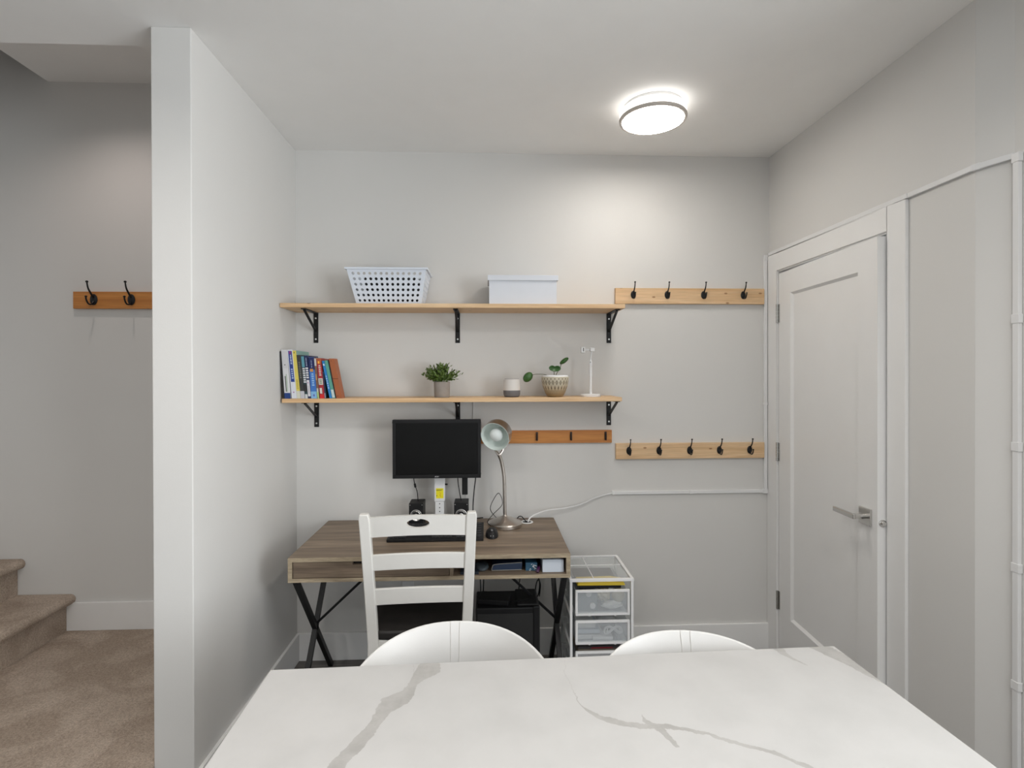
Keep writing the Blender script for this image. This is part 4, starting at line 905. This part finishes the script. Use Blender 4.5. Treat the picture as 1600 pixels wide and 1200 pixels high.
for k in range(3):
    tag(bx(1.438,1.56-.02*k,-.47,-.25,.312+.026*k,.330+.026*k).build('paper_stack', M['paper'] if k != 1 else M['sky'], bevel=.001), ('bottom white paper stack left in the second drawer','bluish paper stack in the middle of the second drawer pile','topmost white paper stack left in the second drawer')[k], 'paper', 'paper stacks in the second drawer')
o = thing('booklet', (1.53,-.40,.273), 'dark booklet with a red edge on the third drawer contents', 'booklet')
bx(1.44,1.64,-.47,-.28,.266,.276).build('pages', mat('dark_booklet', (.05,.045,.045), .5), o, bevel=.001); bx(1.50,1.60,-.4725,-.4695,.2685,.2735).build('red_edge', mat('dark_red', (.25,.01,.02), .5), o)
tag(bx(1.44,1.64,-.47,-.28,.182,.2655).build('carton', mat('brown_carton', (.20,.16,.12), .7), bevel=.002), 'brown box inside the third drawer', 'box')

# ------------------------------------------------------------------ dining table
TC = Vector((1.246, -1.885, 0)); TR = math.radians(1.8)
tl, td, tz = 1.576, .90, .75
def w2l(x, y):
    v = Vector((x-TC.x, y-TC.y)); c, s = math.cos(-TR), math.sin(-TR); return (v.x*c-v.y*s, v.x*s+v.y*c)
def marble():
    m, nt, b = new_mat('white_marble_print')
    tc = N(nt, 'ShaderNodeTexCoord'); sp_ = N(nt, 'ShaderNodeSeparateXYZ')
    ns = N(nt, 'ShaderNodeTexNoise'); ns.inputs['Scale'].default_value = 22; ns.inputs['Detail'].default_value = 7; ns.inputs['Roughness'].default_value = .62
    L(nt, tc.outputs['Object'], ns.inputs['Vector']); L(nt, tc.outputs['Object'], sp_.inputs[0])
    def ma(op, a, bv=None):
        n = N(nt, 'ShaderNodeMath', operation=op)
        for k, v in enumerate((a, bv)):
            if v is None: continue
            if isinstance(v, (int,float)): n.inputs[k].default_value = v
            else: L(nt, v, n.inputs[k])
        return n.outputs[0]
    def curve(t, pts):
        fc = N(nt, 'ShaderNodeFloatCurve'); c = fc.mapping.curves[0]
        while len(c.points) > 2: c.points.remove(c.points[0])
        c.points[0].location = pts[0]; c.points[1].location = pts[-1]
        for p in pts[1:-1]: c.points.new(*p)
        for p in c.points: p.handle_type = 'VECTOR'
        fc.mapping.update(); L(nt, t, fc.inputs['Value']); return fc.outputs[0]
    nz = ma('MULTIPLY', ma('SUBTRACT', ns.outputs['Fac'], .5), .035)
    masks = []
    def vein(pts, along, soft=.0012):           # pts world (x, y, halfwidth)
        P2 = [(*w2l(x,y), w) for x,y,w in pts]
        if along == 'y': P2 = [(p[1],p[0],p[2]) for p in P2]
        P2.sort(); t0, t1 = P2[0][0], P2[-1][0]
        co = sp_.outputs[1 if along == 'y' else 0]; ot_ = sp_.outputs[0 if along == 'y' else 1]
        t = N(nt, 'ShaderNodeMapRange'); t.inputs['From Min'].default_value = t0; t.inputs['From Max'].default_value = t1; L(nt, co, t.inputs['Value'])
        c0 = min(p[1] for p in P2)-.05; c1 = max(p[1] for p in P2)+.05; w1 = max(p[2] for p in P2)
        cc = curve(t.outputs[0], [((p[0]-t0)/(t1-t0), (p[1]-c0)/(c1-c0)) for p in P2])
        wc = curve(t.outputs[0], [((p[0]-t0)/(t1-t0), p[2]/w1) for p in P2])
        cen_ = ma('ADD', ma('MULTIPLY', cc, c1-c0), c0); wid = ma('MULTIPLY', wc, w1)
        d = ma('SUBTRACT', wid, ma('ABSOLUTE', ma('ADD', ma('SUBTRACT', ot_, cen_), nz)))
        mr = N(nt, 'ShaderNodeMapRange'); mr.inputs['From Min'].default_value = 0; mr.inputs['From Max'].default_value = soft; L(nt, d, mr.inputs['Value'])
        inr = ma('MULTIPLY', ma('GREATER_THAN', co, t0), ma('LESS_THAN', co, t1))
        masks.append(ma('MULTIPLY', mr.outputs[0], inr))
    vein([(.866,-1.42,.028),(.866,-1.455,.030),(.862,-1.495,.036),(.845,-1.525,.020),(.837,-1.548,.011),(.826,-1.572,.014),(.803,-1.600,.034),(.797,-1.625,.032),(.778,-1.66,.018),(.768,-1.70,.017),(.72,-1.82,.02),(.66,-2.1,.03),(.60,-2.34,.02)], 'y')
    vein([(1.236,-1.635,.002),(1.25,-1.668,.006),(1.29,-1.705,.010),(1.33,-1.722,.012),(1.40,-1.732,.009),(1.5,-1.76,.006),(1.62,-1.83,.008),(1.75,-1.95,.01),(1.9,-2.2,.012)], 'x')
    vein([(1.375,-1.69,.001),(1.38,-1.715,.006),(1.40,-1.74,.010),(1.42,-1.80,.006)], 'y')
    vein([(1.848,-1.41,.018),(1.852,-1.44,.012),(1.866,-1.475,.007),(1.88,-1.51,.001)], 'y')
    vein([(1.965,-1.40,.03),(1.985,-1.45,.03),(2.012,-1.50,.03),(2.035,-1.56,.03),(2.06,-1.62,.03)], 'y')
    vein([(1.236,-1.43,.0006),(1.228,-1.5,.001),(1.234,-1.58,.0008),(1.236,-1.64,.002)], 'y')
    vein([(.815,-1.43,.0006),(.828,-1.5,.001),(.84,-1.57,.0012)], 'y')
    tot = masks[0]
    for k in masks[1:]: tot = ma('MAXIMUM', tot, k)
    n2 = N(nt, 'ShaderNodeTexNoise'); n2.inputs['Scale'].default_value = 9; n2.inputs['Detail'].default_value = 5; L(nt, tc.outputs['Object'], n2.inputs['Vector'])
    r = N(nt, 'ShaderNodeValToRGB'); r.color_ramp.elements[0].color = (.505,.50,.49,1); r.color_ramp.elements[1].color = (.54,.534,.524,1); r.color_ramp.elements[0].position = .3; r.color_ramp.elements[1].position = .6; L(nt, n2.outputs['Fac'], r.inputs[0])
    rv = N(nt, 'ShaderNodeValToRGB'); rv.color_ramp.elements[0].color = (.375,.365,.35,1); rv.color_ramp.elements[1].color = (.435,.425,.41,1); rv.color_ramp.elements[0].position = .35; rv.color_ramp.elements[1].position = .6; L(nt, ns.outputs['Fac'], rv.inputs[0])
    mx = N(nt, 'ShaderNodeMix', data_type='RGBA'); L(nt, tot, mx.inputs[0]); L(nt, r.outputs[0], mx.inputs[6]); L(nt, rv.outputs[0], mx.inputs[7])
    L(nt, mx.outputs[2], b.inputs['Base Color']); b.inputs['Roughness'].default_value = .42; b.inputs['Specular IOR Level'].default_value = .35
    return m
tb = thing('dining_table', TC, 'white marble-look dining table with grey veins in the foreground', 'table', rz=TR)
bx(-tl/2,tl/2,-td/2,td/2,tz-.018,tz).build('tabletop', marble(), tb, bevel=.003, local=True)
bx(-.6,.6,-.3,.3,tz-.065,tz-.018).build('under_frame', 'black_metal', tb, local=True)
for sx_ in (-1,1):
    for sy_ in (-1,1): MB().obox((sx_*.56,sy_*.26,tz-.07),(sx_*.62,sy_*.34,0),.05,.05,upv=(0,1,0)).build('leg', 'black_metal', tb, bevel=.003, local=True)

# ------------------------------------------------------------------ white tub chairs tucked under the far side of the table (backs toward +y)
def tub_chair(loc, rz, label):
    t = thing('tub_chair', loc, label, 'chair', 'white tub chairs at the table', rz=rz)
    def pt_(a, v, off):                         # a: -1..1 around the shell, v: 0..1 upward
        th = a*math.radians(112); hw, dp = .265+off, .255+off
        lean = 1 + .10*v
        x = math.copysign(abs(math.sin(th))**.8, th)*hw*lean; y = math.cos(th)*dp*(1+.14*v)
        top = .768 - .075*min(1,abs(th)/math.radians(80))**1.5 - (.10*max(0,abs(th)-math.radians(70))/math.radians(42))
        return (x, y, .40 + v*(top-.40))
    na, nv = 48, 10; m = MB()
    g = []
    for off in (.0, -.030):
        g.append([[pt_(-1+2*i/na, k/nv, off*(1-.8*(k/nv)**7)) for i in range(na+1)] for k in range(nv+1)])
    idx = lambda o_, k, i: (o_*(nv+1)+k)*(na+1)+i
    vs = [p for o_ in g for row in o_ for p in row]
    fs = []
    for k in range(nv):
        for i in range(na):
            fs.append((idx(0,k,i),idx(0,k,i+1),idx(0,k+1,i+1),idx(0,k+1,i))); fs.append((idx(1,k,i+1),idx(1,k,i),idx(1,k+1,i),idx(1,k+1,i+1)))
    for i in range(na):
        fs.append((idx(0,nv,i),idx(0,nv,i+1),idx(1,nv,i+1),idx(1,nv,i))); fs.append((idx(0,0,i+1),idx(0,0,i),idx(1,0,i),idx(1,0,i+1)))
    for i in (0, na):
        for k in range(nv): fs.append((idx(0,k,i),idx(0,k+1,i),idx(1,k+1,i),idx(1,k,i)))
    m.add(vs, fs); sh = m.build('back_shell', 'leather', t, bevel=.003, seg=2, smooth=True, local=True)
    for q in (-.012,.012):
        MB().tube([Vector(pt_(q, k/24, -.030*(1-.8*(k/24)**7)-.0004)) for k in range(25)], .0012, 5).build('seam', 'stitch', sh, local=True)
    poly = []
    for k in range(28):
        a = 2*PI*k/28; poly.append((.225*math.copysign(abs(math.cos(a))**.7,math.cos(a)), -.02+.225*math.copysign(abs(math.sin(a))**.7,math.sin(a))))
    MB().prism(poly, lambda u,v:(u,v,.36), lambda u,v:(u,v,.47)).build('seat', 'leather', t, bevel=.03, seg=4, smooth=True, local=True)
    MB().cyl((0,0,.30),(0,0,.36),.12,n=24).build('swivel', 'black_metal', t, local=True)
    for sx_ in (-1,1):
        for sy_ in (-1,1): MB().cyl((sx_*.07,sy_*.07,.32),(sx_*.20,sy_*.20,0),.014,.010,n=12).build('leg', 'black_metal', t, local=True)
    return t
tub_chair((.928,-1.53,0), math.radians(1), 'white leather tub chair tucked under the table, left of the pair')
t2 = tub_chair((1.572,-1.620,0), math.radians(-8), 'white leather tub chair tucked under the table, right of the pair')
